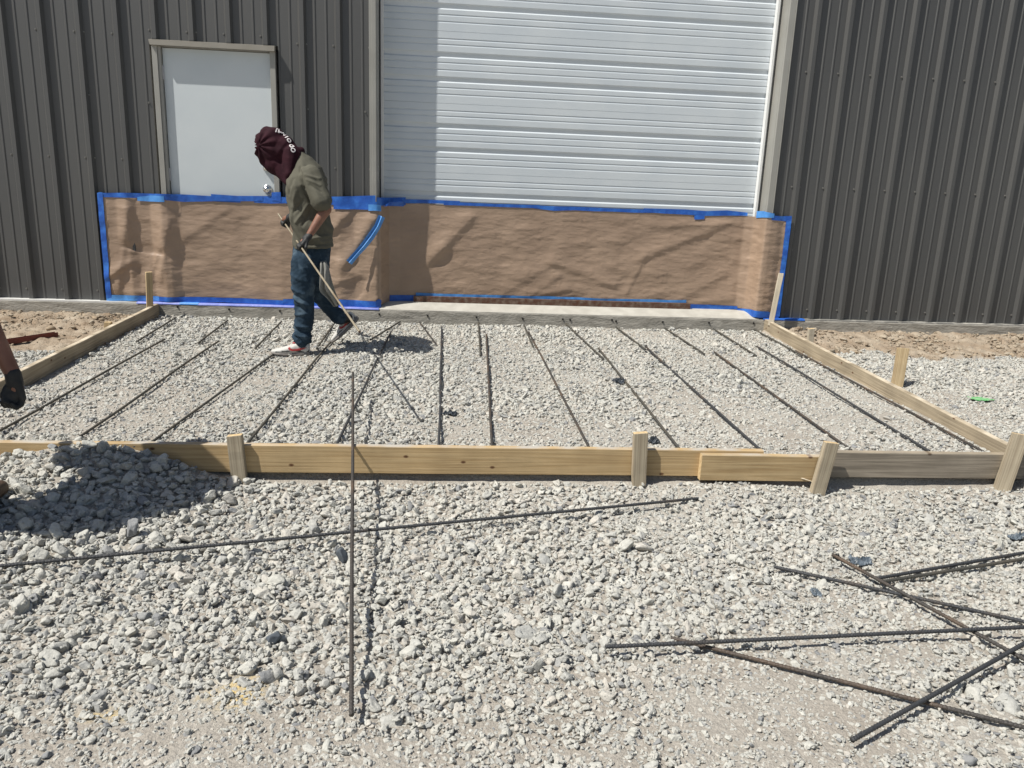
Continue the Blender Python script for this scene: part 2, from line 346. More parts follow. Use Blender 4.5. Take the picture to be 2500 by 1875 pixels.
def scatter_tree(name, col):
    ng = bpy.data.node_groups.new(name, 'GeometryNodeTree')
    ng.interface.new_socket('Geometry', in_out='INPUT', socket_type='NodeSocketGeometry'); ng.interface.new_socket('Geometry', in_out='OUTPUT', socket_type='NodeSocketGeometry')
    N = ng.nodes.new; L = ng.links.new
    gi = N('NodeGroupInput'); go = N('NodeGroupOutput'); ip = N('GeometryNodeInstanceOnPoints')
    ci = N('GeometryNodeCollectionInfo'); ci.inputs['Collection'].default_value = col; ci.inputs['Separate Children'].default_value = True; ci.inputs['Reset Children'].default_value = True
    def na(nm, ty):
        q = N('GeometryNodeInputNamedAttribute'); q.data_type = ty; q.inputs['Name'].default_value = nm
        return [s for s in q.outputs if s.enabled and s.name == 'Attribute'][0]
    er = N('FunctionNodeEulerToRotation')
    L(gi.outputs[0], ip.inputs['Points']); L(ci.outputs[0], ip.inputs['Instance']); ip.inputs['Pick Instance'].default_value = True
    L(na('vidx', 'INT'), ip.inputs['Instance Index']); L(na('rot', 'FLOAT_VECTOR'), er.inputs[0]); L(er.outputs[0], ip.inputs['Rotation']); L(na('scl', 'FLOAT_VECTOR'), ip.inputs['Scale'])
    L(ip.outputs[0], go.inputs[0]); return ng
def scatter(name, pts, scl, rot, vi, tone, col):
    me = bpy.data.meshes.new(name); me.vertices.add(len(pts)); me.vertices.foreach_set('co', pts.astype(np.float32).ravel())
    me.attributes.new('scl', 'FLOAT_VECTOR', 'POINT').data.foreach_set('vector', scl.astype(np.float32).ravel())
    me.attributes.new('rot', 'FLOAT_VECTOR', 'POINT').data.foreach_set('vector', rot.astype(np.float32).ravel())
    me.attributes.new('vidx', 'INT', 'POINT').data.foreach_set('value', vi.astype(np.int32))
    me.attributes.new('tone', 'FLOAT', 'POINT').data.foreach_set('value', tone.astype(np.float32))
    o = bpy.data.objects.new(name, me); link(o)
    md = o.modifiers.new('scatter', 'NODES'); md.node_group = scatter_tree(name+'_scatter', col)
    return o
def project(x, y, z):
    d = np.stack([x-CAM[0], y-CAM[1], z-CAM[2]], -1); wv = d@FW
    return 1250+FPX*(d@RT)/wv, 937.5-FPX*(d@UP)/wv
CELL = .008; X0, Y0 = -2.0, .8
HX = np.arange(X0, 10, CELL); HY = np.arange(Y0, 7.2, CELL)
HM = H(*np.meshgrid(HX, HY, indexing='ij')) - .012
def hm(x, y):
    i = int(np.clip((x-X0)/CELL, 2, HM.shape[0]-3)); j = int(np.clip((y-Y0)/CELL, 2, HM.shape[1]-3)); return HM[i-2:i+3, j-2:j+3].max()
fines_px = [(620, 1700, .30, .16), (250, 1800, .35, .12), (1950, 1600, .28, .22), (1800, 1750, .35, .2), (2250, 1190, .5, .10), (1760, 1190, .25, .06), (1280, 1185, .22, .05), (2050, 1850, .5, .15), (700, 1850, .4, .1), (1980, 1470, .25, .12),
            (420, 960, .45, .35), (620, 930, .3, .3), (1250, 1030, .3, .15), (1700, 880, .5, .35), (2000, 1000, .6, .4), (760, 870, .2, .2), (1450, 1050, .3, .12), (1780, 830, .5, .3), (150, 1020, .4, .2), (2100, 950, .5, .4), (1150, 1040, .2, .1)]
FC = [(*atZ(a_, b_, -.41 if b_ > 1100 else -.2)[:2], c_, d_) for a_, b_, c_, d_ in fines_px]
def coarse(x, y):
    c = .66+1.3*vnoise(x, y, 1.9, 41, 5)
    for cx, cyy, sx, syy in FC: c = c-.42*g2(x, y, cx, cyy, sx*1.3, syy*1.3)
    c = np.where((y > YF) & (x > XL) & (x < XR), c-.02, c)
    c = c + .9*g2(x, y, 2.6, 2.7, .9, .55) + 1.*g2(x, y, 1.4, 3.1, .9, .6) + .6*g2(x, y, 3.4, 2.6, .8, .4)
    c = c + .5*g2(x, y, 2.6, 4.9, .6, .9)
    return np.clip(c, 0, 1)
def sample(n, y0, y1):
    x = RNG.uniform(-1.6, 9.8, n); y = RNG.uniform(y0, y1, n); z = H(x, y)
    u, v_ = project(x, y, z); k = (u > -500) & (u < 3300) & (v_ < 2150); x, y = x[k], y[k]
    k = ~(((y > YF-.062) & (y < YF+.022) & (x < 6.30))) & ~((np.abs(x-XL) < .035) & (y > 3.6)) & ~((np.abs(x-XR) < .035) & (y > 3.6)) & (y < 7.165)
    return x[k], y[k]
def deposit(x, y, r, emb=.30, squash=.66, occ=None, tol=.10):
    """drop stones one by one on the height map; with occ, a stone that would land inside another is refused"""
    zz = np.full(len(x), -9.)
    kern = {}
    for n in range(len(x)):
        rb = max(1, int(round(r[n]/CELL)))
        if rb not in kern:
            q = np.arange(-rb, rb+1); dd = (q[:, None]**2+q[None, :]**2)/(rb+.35)**2
            kern[rb] = (dd <= 1, np.sqrt(np.clip(1-dd, 0, 1)), (dd <= .8))
        ms, kk, core = kern[rb]
        i = int((x[n]-X0)/CELL); j = int((y[n]-Y0)/CELL)
        if i-rb < 0 or j-rb < 0 or i+rb+1 > HM.shape[0] or j+rb+1 > HM.shape[1]: continue
        if occ is not None:
            so = occ[i-rb:i+rb+1, j-rb:j+rb+1]
            if so[core].mean() > tol: continue
            so |= core
        sub = HM[i-rb:i+rb+1, j-rb:j+rb+1]; z0 = sub[ms].mean(); hh = r[n]*squash; z = z0+emb*hh; zz[n] = z
        np.maximum(sub, np.where(ms, z+hh*kk, -9), out=sub)
    return zz
A = []
xb, yb = sample(220, .9, 7.1); k = ~is_mud(xb, yb) & (coarse(xb, yb) > .3); xb, yb = xb[k], yb[k]; rb_ = RNG.uniform(.022, .033, len(xb))
for layer, (cnt, tol) in enumerate(((600000, .10), (190000, .06))):
    occ = np.zeros(HM.shape, bool)
    x, y = sample(cnt, .85, 7.18); c = coarse(x, y)
    keep = (RNG.random(len(x)) < ((.62+.38*c) if layer == 0 else .75*c**1.5)) & ~is_mud(x, y)
    x, y, c = x[keep], y[keep], c[keep]
    r = np.exp(RNG.normal(math.log(.0110), .36, len(x)))*(.56+.46*c)*np.where(y > YF, 1.0, 1)
    r = np.where(g2(x, y, 1.4, 3.3, .75, .6) > .35, r*1.32, r); r = np.clip(r, .0045, .036)
    o_ = np.argsort(-r*RNG.uniform(.45, 1, len(r))); x, y, r = x[o_], y[o_], r[o_]
    if layer == 0: zb_ = deposit(xb, yb, rb_, .3, occ=occ); A.append((xb, yb, zb_, rb_))
    z = deposit(x, y, r, (.12, .34)[layer], occ=occ, tol=tol); A.append((x, y, z, r))
# small chips between and on the fines, thinner with distance
x, y = sample(420000, .85, 7.18); near = np.clip((5.2-y)/2.6, .30, 1); k = (RNG.random(len(x)) < near*(1.25-coarse(x, y)*.85)) & ~is_mud(x, y); x, y = x[k], y[k]
r = np.clip(np.exp(RNG.normal(math.log(.0044), .38, len(x)))*np.where(y > 3.7, 1.25, 1), .0022, .011)
ii = np.clip(((x-X0)/CELL).astype(int), 0, HM.shape[0]-1); jj = np.clip(((y-Y0)/CELL).astype(int), 0, HM.shape[1]-1)
A.append((x, y, HM[ii, jj]+r*.15, r))
x, y, z, r = [np.concatenate(q) for q in zip(*A)]
ok = z > -3; x, y, z, r = x[ok], y[ok], z[ok], r[ok]; n = len(x)
asp = np.stack([RNG.uniform(.8, 1.35, n), RNG.uniform(.75, 1.05, n), RNG.uniform(.52, .85, n)], -1)
rot = np.stack([RNG.normal(0, .45, n), RNG.normal(0, .45, n), RNG.uniform(0, 6.28, n)], -1)
tone = np.clip(RNG.normal(.52, .2, n)+.25*vnoise(x, y, .9, 51, 3), 0, 1)
tone = np.where(RNG.random(n) < .03, .02, tone)
rock_col = rock_variants(16, 3, 4); 
for o in rock_col.objects: o.data.materials.append(M_rock)
gr = scatter('gravel', np.stack([x, y, z], -1), asp*r[:, None]*1.12, rot, RNG.integers(0, 16, n), tone, rock_col)
tag(gr, 'pale crushed limestone gravel covering the pad and the foreground', 'gravel', kind='stuff')
print('stones', n)
x, y = sample(42000, 5.2, 7.18); k = is_mud(x, y) & (RNG.random(len(x)) < .45+vnoise(x, y, 2, 61)*1.8); x, y = x[k], y[k]; n = len(x)
r = np.clip(np.exp(RNG.normal(math.log(.0075), .6, n)), .003, .045)
ii = np.clip(((x-X0)/CELL).astype(int), 0, HM.shape[0]-1); jj = np.clip(((y-Y0)/CELL).astype(int), 0, HM.shape[1]-1)
clod_col = rock_variants(8, 9, 2)
for o in clod_col.objects: o.data.materials.append(M_clod)
cl = scatter('dirt', np.stack([x, y, HM[ii, jj]+.014+.2*r], -1), np.stack([RNG.uniform(.9, 1.5, n), RNG.uniform(.7, 1.1, n), RNG.uniform(.4, .8, n)], -1)*r[:, None], np.stack([RNG.normal(0, .3, n), RNG.normal(0, .3, n), RNG.uniform(0, 6.28, n)], -1), RNG.integers(0, 8, n), RNG.random(n), clod_col)
tag(cl, 'lumpy dried brown dirt along the foot of the metal wall', 'dirt', kind='stuff')

# ------------------------------------------------------------------ the metal building
B = empty('metal_building', (3.1, DW, -.05))
tag(B, 'charcoal ribbed metal building with a white entry door and a white overhead door', 'building')
S = .3048
def profile(x0, x1, off):
    """R-panel cross-section: main rib each foot, two small ribs between"""
    pts = [(x0, 0.)]
    k0 = int(math.floor((x0-off)/S))-1; k1 = int(math.ceil((x1-off)/S))+1
    for k in range(k0, k1+1):
        c = off+k*S
        seq = [(c-.036, 0), (c-.017, .032), (c+.017, .032), (c+.036, 0)]
        for d in (.104, .2008):
            q = c+d; seq += [(q-.011, 0), (q-.005, .0048), (q+.005, .0048), (q+.011, 0)]
        pts += [p for p in seq if x0 < p[0] < x1]
    pts.append((x1, 0.)); return pts
def panel(x0, x1, z0, z1, off):
    pr = profile(x0, x1, off); mb = MB(); v = []; f = []
    zs = [z0, z1]
    for z in zs:
        for (x, h) in pr: v.append((x, DW-h, z))
    for z in zs:
        for (x, h) in pr: v.append((x, DW-h+.0012, z))
    n = len(pr)
    for i in range(n-1): f.append((i, i+1, n+i+1, n+i)); f.append((2*n+i, 3*n+i, 3*n+i+1, 2*n+i+1)); f.append((i, 2*n+i, 2*n+i+1, i+1)); f.append((n+i, n+i+1, 3*n+i+1, 3*n+i))
    mb.add(v, f); return mb.obj('wall_panel', M_wall, B)
OL = .046; ORR = 20.868*S+.046
DX0, DX1, DZ1 = .700, 1.597, 2.130      # entry door leaf
pL = panel(-4.0, .60, -.038, 4.6, OL); pM = panel(1.665, 2.455, -.038, 4.6, OL); pT = panel(.60, 1.665, 2.190, 4.6, OL)
pR = panel(6.19, 13, -.038, 4.6, ORR); pH = panel(2.455, 6.19, 3.75, 4.6, OL)
core = MB(); core.box((-4.0, DW+.004, -.05), (.60, DW+.19, 4.6)); core.box((1.665, DW+.004, -.05), (2.50, DW+.19, 4.6)); core.box((.6, DW+.004, 2.19), (1.665, DW+.19, 4.6))
core.box((6.14, DW+.004, -.05), (13, DW+.19, 4.6)); core.box((2.50, DW+.004, 3.72), (6.14, DW+.19, 4.6)); core.obj('wall_core', M_trim, B)
def screw_mesh():
    mb = MB(); n = 6
    mb.tube([(0, 0, 0), (0, -.002, 0)], .0095, 10)
    mb.tube([(0, -.002, 0), (0, -.0095, 0)], .0062, n); 
    o = mb.obj('screw', M_screw); return o
scr = screw_mesh(); first = True
def put_screw(x, z, par):
    global first
    o = scr if first else scr.copy()
    if not first: COL.objects.link(o)
    first = False
    o.location = (x, DW-.0005, z); o.parent = par; o.matrix_parent_inverse = par.matrix_world.inverted()
bpy.context.view_layer.update()
for k in range(-3, 9):
    for z in (2.2178, 1.2043, .05):
        if z < .1 and k > 0: continue
        if .58 < k*S < 1.68 and z < 2.2: continue
        par = pL if k*S < .6 else (pM if k*S > 1.665 else pT)
        if z > 2.2 and .60 < k*S < 1.665: z = 2.262
        put_screw(k*S, z, par)
        if k % 3 == 0: put_screw(k*S+.077, z, par)
for x_, z_ in ((.077-.9144, 1.7), (.077, 1.72), (.565, 1.68), (1.83+.077, 1.69), (2.40, 1.69), (.077, .62)): put_screw(x_, z_, pL if x_ < .6 else pM)
for i in range(0, 9):
    X = (20.868+i)*S
    for z in (2.2178, 1.2043, .05):
        put_screw(X, z, pR)
        if i % 3 == 0 and z > .1 or (z < .1 and i % 3 == 0 and i > 0): put_screw(X+.077, z, pR)
    if i % 3 == 0:
        for z in (1.71, .62): put_screw(X+.077, z, pR)
# base flashing
mb = MB(); mb.box((-4, DW-.072, -.0495), (.44, DW+.0, -.037)); mb.box((.44, DW-.070, -.0485), (2.47, DW, -.038)); o = mb.obj('base_flashing', M_flash, B)
mb = MB(); mb.box((6.40, DW-.066, -.0495), (13, DW, -.040)); o = mb.obj('base_flashing', mat('dusty_grey_flashing', (.22, .215, .20), (.50, .48, .43), 9, .6, .2, 50, lo=.45, hi=.62, stretch=(1, 1, 1)), B)
# foundation
mb = MB(); nseg = 140; x0_, x1_ = -4., 13.
v = []; f = []
zsf = [-.05, -.056, -.075, -.10, -.13, -.2, -.7]
for i in range(nseg*3+1):
    X = x0_+(x1_-x0_)*i/(nseg*3)
    for j, zz in enumerate(zsf):
        yy = DW-.078 + (.004 if j == 0 else 0) - .004*mn.noise(Vector((X*6, zz*30, 1))) - (.006*max(0, mn.noise(Vector((X*2, zz*14, 5)))) if j > 1 else 0)
        v.append((X, yy, zz))
q = len(zsf)
for i in range(nseg*3):
    for j in range(q-1): f.append((i*q+j, i*q+j+1, (i+1)*q+j+1, (i+1)*q+j))
mb.add(v, f)
mb.box((x0_, DW-.074, -.7), (x1_, DW+.6, -.0505))
fnd = mb.obj('foundation', M_conc, B, smooth=False)
mb = MB(); v = []
for X in (2.50, 6.16):
    for (yy, zz) in ((DW-.0745, -.050), (DW-.0745, -.0455), (DW-.06, -.040), (DW+.09, .006), (DW+.30, .010), (DW+.30, -.050)): v.append((X, yy, zz))
mb.add(v, [(5, 4, 3, 2, 1, 0), (6, 7, 8, 9, 10, 11)]+[(i, i+1, i+7, i+6) for i in range(5)]+[(5, 0, 6, 11)]); o = mb.obj('door_sill', M_sill, B)
for (hx, hy) in ((433, 749), (559, 755), (683, 759), (926, 767), (1044, 771), (1163, 774), (1276, 778), (1374, 779), (1392, 781), (1494, 781), (1504, 784), (1618, 786), (1731, 788), (1840, 789)):
    p = atY(hx, hy, DW-.082); mb = MB(); mb.tube([(p[0], DW-.0855, p[2]), (p[0], DW-.05, p[2])], .009, 10); mb.obj('drill_hole', M_hole, fnd, smooth=True)

# entry door
DR = DW+.012
mb = MB(); mb.box((DX0, DR, -.03), (DX1, DR+.045, DZ1)); door = mb.obj('entry_door', M_white, B); bevel(door, .002)
mb = MB()
mb.box((DX0-.072, DW-.034, -.03), (DX0-.028, DR+.04, DZ1+.03)); mb.box((DX0-.0275, DW-.022, -.03), (DX0-.004, DR+.04, DZ1+.02)); mb.box((DX1+.004, DW-.030, -.03), (DX1+.048, DR+.04, DZ1+.02))
fr = mb.obj('door_frame', M_trim, B); bevel(fr, .0015)
mb = MB(); mb.add([(DX0-.084, DW-.060, DZ1+.050), (DX1+.052, DW-.060, DZ1+.050), (DX1+.052, DW-.066, DZ1+.008), (DX0-.072, DW-.066, DZ1+.008),
                   (DX0-.084, DW+.004, DZ1+.062), (DX1+.052, DW+.004, DZ1+.062), (DX1+.052, DW+.01, DZ1+.002), (DX0-.072, DW+.01, DZ1+.002)],
                  [(0, 3, 2, 1), (0, 1, 5, 4), (3, 7, 6, 2), (0, 4, 7, 3), (1, 2, 6, 5), (4, 5, 6, 7)])
mb.obj('head_trim', mat('tan_head_trim_shaded', (.20, .185, .155), (.225, .21, .18), 6, .5), B)  # tan trim, darkened so its colour carries the shade
mb = MB(); mb.box((DX0-.003, DR+.01, -.03), (DX0-.0005, DR+.02, DZ1)); mb.box((DX1+.0005, DR+.01, -.03), (DX1+.0035, DR+.02, DZ1)); mb.obj('weather_strip', M_seal, B)
mb = MB(); mb.box((.602, DR+.050, -.05), (1.662, DR+.11, 2.188)); mb.obj('door_backing', M_seal, B)  # unseen dark box added behind the door to block sky in the gaps
for z in (1.93, 1.09, .22):
    mb = MB(); 
    for j in range(5): mb.tube([(DX0-.004, DR-.008, z-.055+j*.0225), (DX0-.004, DR-.008, z-.055+j*.0225+.021)], .0105, 10)
    mb.obj('hinge', mat('pale_hinge_steel', (.42, .42, .44), rough=.5), door, smooth=False)
def knob(z):
    mb = MB(); x = DX1-.062
    prof = [(0, .034), (-.006, .034), (-.008, .030), (-.012, .015), (-.035, .014), (-.042, .024), (-.052, .029), (-.062, .027), (-.069, .018), (-.072, .004)] if z < 1.05 else [(0, .030), (-.010, .030), (-.016, .026), (-.030, .024), (-.034, .018), (-.036, .003)]
    n = 20; v = []; f = []
    for (yy, rr) in prof:
        for k in range(n): v.append((x+rr*1.15*math.cos(k*2*math.pi/n), DR+yy, z+rr*1.15*math.sin(k*2*math.pi/n)))
    for i in range(len(prof)-1):
        for k in range(n): f.append((i*n+k, (i+1)*n+k, (i+1)*n+(k+1) % n, i*n+(k+1) % n))
    f.append(tuple(range((len(prof)-1)*n, len(prof)*n))); mb.add(v, f); return mb
knob(.997).obj('door_knob', M_steel, door, smooth=True); knob(1.178).obj('deadbolt', M_steel, door, smooth=True)

# overhead door
OX0, OX1, OY = 2.51, 6.135, DW+.190
def ohd_profile(z0, z1):
    per = .607; base = .601; out = []
    def small(h): return [(h+.016, 0), (h+.012, .0052), (h-.002, 0)]
    def big(h): return [(h+.046, 0), (h+.034, .008), (h+.005, .0125), (h-.008, 0)]
    sec = []
    feats = [(.067, 's'), (.123, 's'), (.183, 'b'), (.274, 's'), (.334, 's'), (.390, 'b'), (.485, 's'), (.533, 's')]
    for h, k in feats: sec += (small(h) if k == 's' else big(h))[::-1]
    sec += [(per-.003, 0), (per-.0015, .004), (per, 0)]
    k = -3
    while base+k*per < z1+per:
        for h, d in sec:
            z = base+k*per+h
            if z0 < z < z1: out.append((z, d))
        k += 1
    return [(z0, 0)]+out+[(z1, 0)]
pr = ohd_profile(-.04, 3.72); mb = MB(); v = []
xsd = [OX0-.02, OX0+1, OX0+2, OX0+3, OX1+.02]
for X in xsd:
    for z, d in pr: v.append((X, OY+d, z))
n = len(pr); f = [(i*n+j, (i+1)*n+j, (i+1)*n+j+1, i*n+j+1) for i in range(len(xsd)-1) for j in range(n-1)]
mb.add(v, f); ohd = mb.obj('overhead_door', M_ohd, B)
mb = MB(); mb.box((OX0-.02, OY+.02, -.04), (OX1+.02, OY+.05, 3.72)); mb.obj('door_backing', M_trimw, ohd)
mb = MB(); mb.box((2.44, DW-.036, -.04), (OX0+.001, DW+.003, 3.78)); mb.box((2.465, DW-.042, -.04), (2.500, DW-.0362, 3.78)); mb.box((OX0-.008, DW+.0035, -.04), (OX0+.002, OY+.01, 3.72))
o = mb.obj('jamb_trim', M_trim, B); bevel(o, .0015)
mb = MB(); mb.box((OX0+.0025, OY-.055, -.04), (OX0+.012, OY-.02, 3.72)); mb.obj('weather_strip', M_seal, B)
mb = MB(); mb.box((OX0+.0125, OY-.022, -.04), (OX0+.040, OY-.004, 3.72)); o = mb.obj('door_track', M_trimw, B); bevel(o, .0015)
mb = MB(); mb.box((OX1-.001, DW-.030, -.04), (6.185, DW+.003, 3.78)); mb.box((OX1-.0022, DW+.0035, -.04), (OX1+.008, OY+.01, 3.72)); mb.box((6.186, DW-.034, -.04), (6.196, DW+.002, 3.78))
o = mb.obj('jamb_trim', M_trim, B); bevel(o, .0015)
mb = MB(); mb.box((OX1-.050, OY-.060, -.04), (OX1-.0465, OY-.004, 3.72)); mb.box((OX1-.0460, OY-.012, -.04), (OX1-.0025, OY-.004, 3.72)); mb.box((OX1-.046, OY-.060, -.04), (OX1-.030, OY-.0565, 3.72))
o = mb.obj('door_track', M_trimw, B)
mb = MB(); mb.box((2.44, DW-.036, 3.72), (6.19, OY, 3.78)); mb.obj('header_trim', M_trim, B)

# ------------------------------------------------------------------ masking paper and tape
path = [(.09, 7.192), (.16, 7.19), (.24, 7.198), (.33, 7.183), (.40, 7.205), (.52, 7.208), (.63, 7.166), (.68, 7.172), (.76, 7.205), (.90, 7.214), (1.3, 7.216), (1.52, 7.205), (1.64, 7.188), (1.86, 7.186), (2.05, 7.205), (2.17, 7.188), (2.30, 7.20), (2.44, 7.180), (2.50, 7.178), (2.535, 7.20), (2.555, 7.26), (2.60, 7.35), (2.70, 7.385),
        (3.0, 7.402), (4.4, 7.405), (5.9, 7.402), (6.00, 7.392), (6.075, 7.35), (6.105, 7.28), (6.115, 7.215), (6.125, 7.17), (6.17, 7.165), (6.24, 7.175), (6.30, 7.195), (6.375, 7.190)]
pp = np.array(path); seg = np.r_[0, np.cumsum(np.linalg.norm(np.diff(pp, axis=0), axis=1))]; SL = seg[-1]
fs = np.linspace(0, SL, 4000); fx = np.interp(fs, seg, pp[:, 0]); fy = np.interp(fs, seg, pp[:, 1])
ker = np.hanning(31); ker /= ker.sum()
fx = np.convolve(np.pad(fx, 15, mode='reflect', reflect_type='odd'), ker, 'valid'); fy = np.convolve(np.pad(fy, 15, mode='reflect', reflect_type='odd'), ker, 'valid')
tx, ty = np.gradient(fx), np.gradient(fy); tl = np.hypot(tx, ty); NXp, NYp = ty/tl, -tx/tl
def s_of_x(X): return float(fs[np.argmin(np.where(fx > X, fx-X, 9))])
def crease(s, z, s0, z0, s1, z1, wd, amp):
    """soft fold along a segment"""
    d = np.array([s1-s0, z1-z0]); L_ = np.hypot(*d); d /= L_
    u = (s-s0)*d[0]+(z-z0)*d[1]; q = -(s-s0)*d[1]+(z-z0)*d[0]
    q = np.where(q > 0, q*.75, q*1.5)/1.25; return amp*np.exp(-(q/wd)**2)*np.exp(-(np.clip(np.abs(u-L_/2)-L_/2, 0, 9)/(wd*1.5))**2)
def ztop(s):
    return np.interp(s, [0, .5, 1.5, s25, s29, s60, SL], [.885, .888, .895, .905, .918, .918, .908])
s25, s29, s60 = s_of_x(2.5), s_of_x(2.9), s_of_x(6.0)
def zbot(s): return np.interp(s, [0, s25, s29, s60, SL], [-.012, -.012, .030, .030, -.005])
def X2(X): return s_of_x(X)
CR = [(X2(.20), .10, X2(.33), .75, .045, .022), (X2(.28), .45, X2(.60), .40, .025, -.016), (X2(.12), .18, X2(.30), .30, .03, .02), (X2(.58), .20, X2(.66), .62, .04, .016), (X2(.42), .05, X2(.56), .40, .035, .012),
      (X2(.80), .55, X2(1.15), .80, .05, .008), (X2(2.0), .55, X2(2.25), .82, .035, .020), (X2(2.2), .35, X2(2.47), .75, .045, .024), (X2(2.05), .15, X2(2.30), .25, .04, .015), (X2(2.3), .05, X2(2.42), .25, .05, -.012),
      (X2(3.02), .45, X2(3.35), .80, .06, .030), (X2(2.98), .40, X2(3.10), .52, .06, .030), (X2(3.7), .12, X2(4.15), .40, .045, .014), (X2(4.15), .42, X2(4.75), .22, .045, .022), (X2(3.9), .05, X2(4.2), .28, .035, .012), (X2(4.05), .1, X2(4.3), .16, .03, .012),
      (X2(4.9), .15, X2(5.05), .50, .03, .012), (X2(5.0), .48, X2(5.75), .80, .045, .022), (X2(5.3), .80, X2(5.95), .86, .04, .016), (X2(5.5), .15, X2(5.85), .36, .05, .016), (X2(3.3), .35, X2(3.9), .30, .05, .010), (X2(5.1), .3, X2(5.6), .45, .04, .008),
      (X2(4.5), .60, X2(4.9), .68, .05, .008), (X2(3.6), .65, X2(4.2), .58, .05, .008), (X2(5.7), .05, X2(5.95), .12, .04, .014)]
PNs = np.random.default_rng(5).random((64, 64))
def surf(s, z, off=0.):
    s = np.asarray(s, float); z = np.asarray(z, float)
    x0 = np.interp(s, fs, fx); y0 = np.interp(s, fs, fy); a_ = np.interp(s, fs, NXp); b_ = np.interp(s, fs, NYp)
    zt = ztop(s); zb = zbot(s); fade = np.clip((zt-z)/.10, 0, 1)*np.clip((z-zb)/.06, 0, 1); fade = np.clip(fade, .08, 1)
    h = np.zeros(np.broadcast(s, z).shape)
    for c_ in CR: h = h+crease(s, z, *c_)*(.50 if c_[0] > s25 else .80)
    h = h+.014*vnoise(s, z*1.5, 3.2, 71, 2)+.009*vnoise(s+z*.6, z*2.2-s*.15, 6., 72, 2)+.0052*vnoise(s*1.0+z*.3, z*3., 13, 73, 3)
    flat = np.exp(-((s-(X2(2.8)))/.16)**2); h = h*(1-.75*flat)
    h = np.maximum(h*fade, -.012)+off
    return np.stack([x0+a_*h, y0+b_*h, np.broadcast_to(z, x0.shape)], -1)
def sheet(name, s0, s1, lo, hi, m, par, off=0., ds=.008, nz=None, jag=0., seed=0, smooth=True):
    n = max(3, int((s1-s0)/ds)); ss = np.linspace(s0, s1, n); rr = np.random.default_rng(seed)
    lo_ = np.array([lo(q) for q in ss]) if callable(lo) else np.full(n, float(lo)); hi_ = np.array([hi(q) for q in ss]) if callable(hi) else np.full(n, float(hi))
    if jag:
        k = max(3, int((s1-s0)/.16)); lo_ = lo_+np.interp(ss, np.linspace(s0, s1, k), rr.normal(0, jag, k)); hi_ = hi_+np.interp(ss, np.linspace(s0, s1, k), rr.normal(0, jag, k))
    nz = nz or max(3, int((hi_-lo_).max()/ds)); tt = np.linspace(0, 1, nz)
    S_, T_ = np.meshgrid(ss, tt, indexing='ij'); Z_ = lo_[:, None]*(1-T_)+hi_[:, None]*T_
    V_ = surf(S_, Z_, off).reshape(-1, 3)
    if off: V_[:, 1] -= .0035*np.abs(vnoise(V_[:, 0], V_[:, 2], 22, 80+seed, 2))
    ix = np.arange(n*nz).reshape(n, nz); F_ = np.stack([ix[:-1, :-1], ix[1:, :-1], ix[1:, 1:], ix[:-1, 1:]], -1).reshape(-1, 4)
    me = npmesh(name, V_, F_, m, smooth); o = bpy.data.objects.new(name, me); link(o)
    if par is not None: o.parent = par; o.matrix_parent_inverse = Matrix.Translation(-par.location)
    return o
PA = empty('masking_paper', (1.3, 7.18, 0)); tag(PA, 'crumpled brown kraft paper taped across the foot of the entry door', 'masking paper', 'brown masking paper sheets')
PB = empty('masking_paper', (4.3, 7.3, 0)); tag(PB, 'long brown kraft paper taped across the foot of the overhead door', 'masking paper', 'brown masking paper sheets')
s_a = X2(2.52)
sheet('paper_sheet', 0, s_a, zbot, ztop, M_paper, PA); sheet('paper_sheet', s_a-.006, SL, zbot, ztop, M_paper, PB, off=.0015)
tw = .050; ti = [0]
def tape(s0, s1, lo, hi, m=M_tape, par=PA, off=.005, jag=.004):
    ti[0] += 1; return sheet('tape_strip', s0, s1, lo, hi, m, par, off, .012, None, jag, ti[0])
zt = ztop
tape(-.0, X2(.60), lambda s: zt(s)-.012, lambda s: zt(s)+.030)
tape(X2(.42), X2(.66), lambda s: zt(s)-.034, lambda s: zt(s)+.010, M_tapel, PA, .008)
tape(X2(.58), X2(1.30), lambda s: zt(s)-.020, lambda s: zt(s)+.035, M_tape, PA, .006)
tape(X2(1.05), X2(1.50), lambda s: zt(s)-.010, lambda s: zt(s)+.042, M_tape, PA, .009)
tape(X2(1.42), X2(1.72), lambda s: zt(s)-.012, lambda s: zt(s)+.035, M_tape, PA, .007, .008)
tape(X2(1.58), X2(1.66), lambda s: zt(s)+.0, lambda s: zt(s)+.075, M_tape, PA, .010)
tape(X2(1.70), X2(2.49), lambda s: zt(s)-.018, lambda s: zt(s)+.058, M_tape, PA, .006, .012)
tape(X2(2.12), X2(2.50), lambda s: zt(s)-.045, lambda s: zt(s)+.02, M_tape, PA, .009, .006)
tape(X2(2.43), X2(2.53), lambda s: zt(s)-.06, lambda s: zt(s)-.008, M_tapel, PA, .012, .003)
tape(X2(2.50), X2(2.75), lambda s: zt(s)-.006, lambda s: zt(s)+.055, M_tape, PB, .007, .010)
tape(X2(2.70), X2(3.25), lambda s: zt(s)+.002, lambda s: zt(s)+.040, M_tape, PB, .006)
tape(X2(3.1), X2(4.0), lambda s: zt(s)-.004, lambda s: zt(s)+.026, M_tape, PB, .007, .002)
tape(X2(3.95), X2(5.1), lambda s: zt(s)-.010, lambda s: zt(s)+.024, M_tape, PB, .006, .003)
tape(X2(5.0), X2(6.02), lambda s: zt(s)-.002, lambda s: zt(s)+.036, M_tape, PB, .007, .004)
tape(X2(5.50), X2(5.60), lambda s: zt(s)-.045, lambda s: zt(s)-.01, M_tape, PB, .010, .004)
tape(X2(6.10)-.03, X2(6.19), lambda s: zt(s)-.005, lambda s: zt(s)+.045, M_tapel, PB, .008, .008)
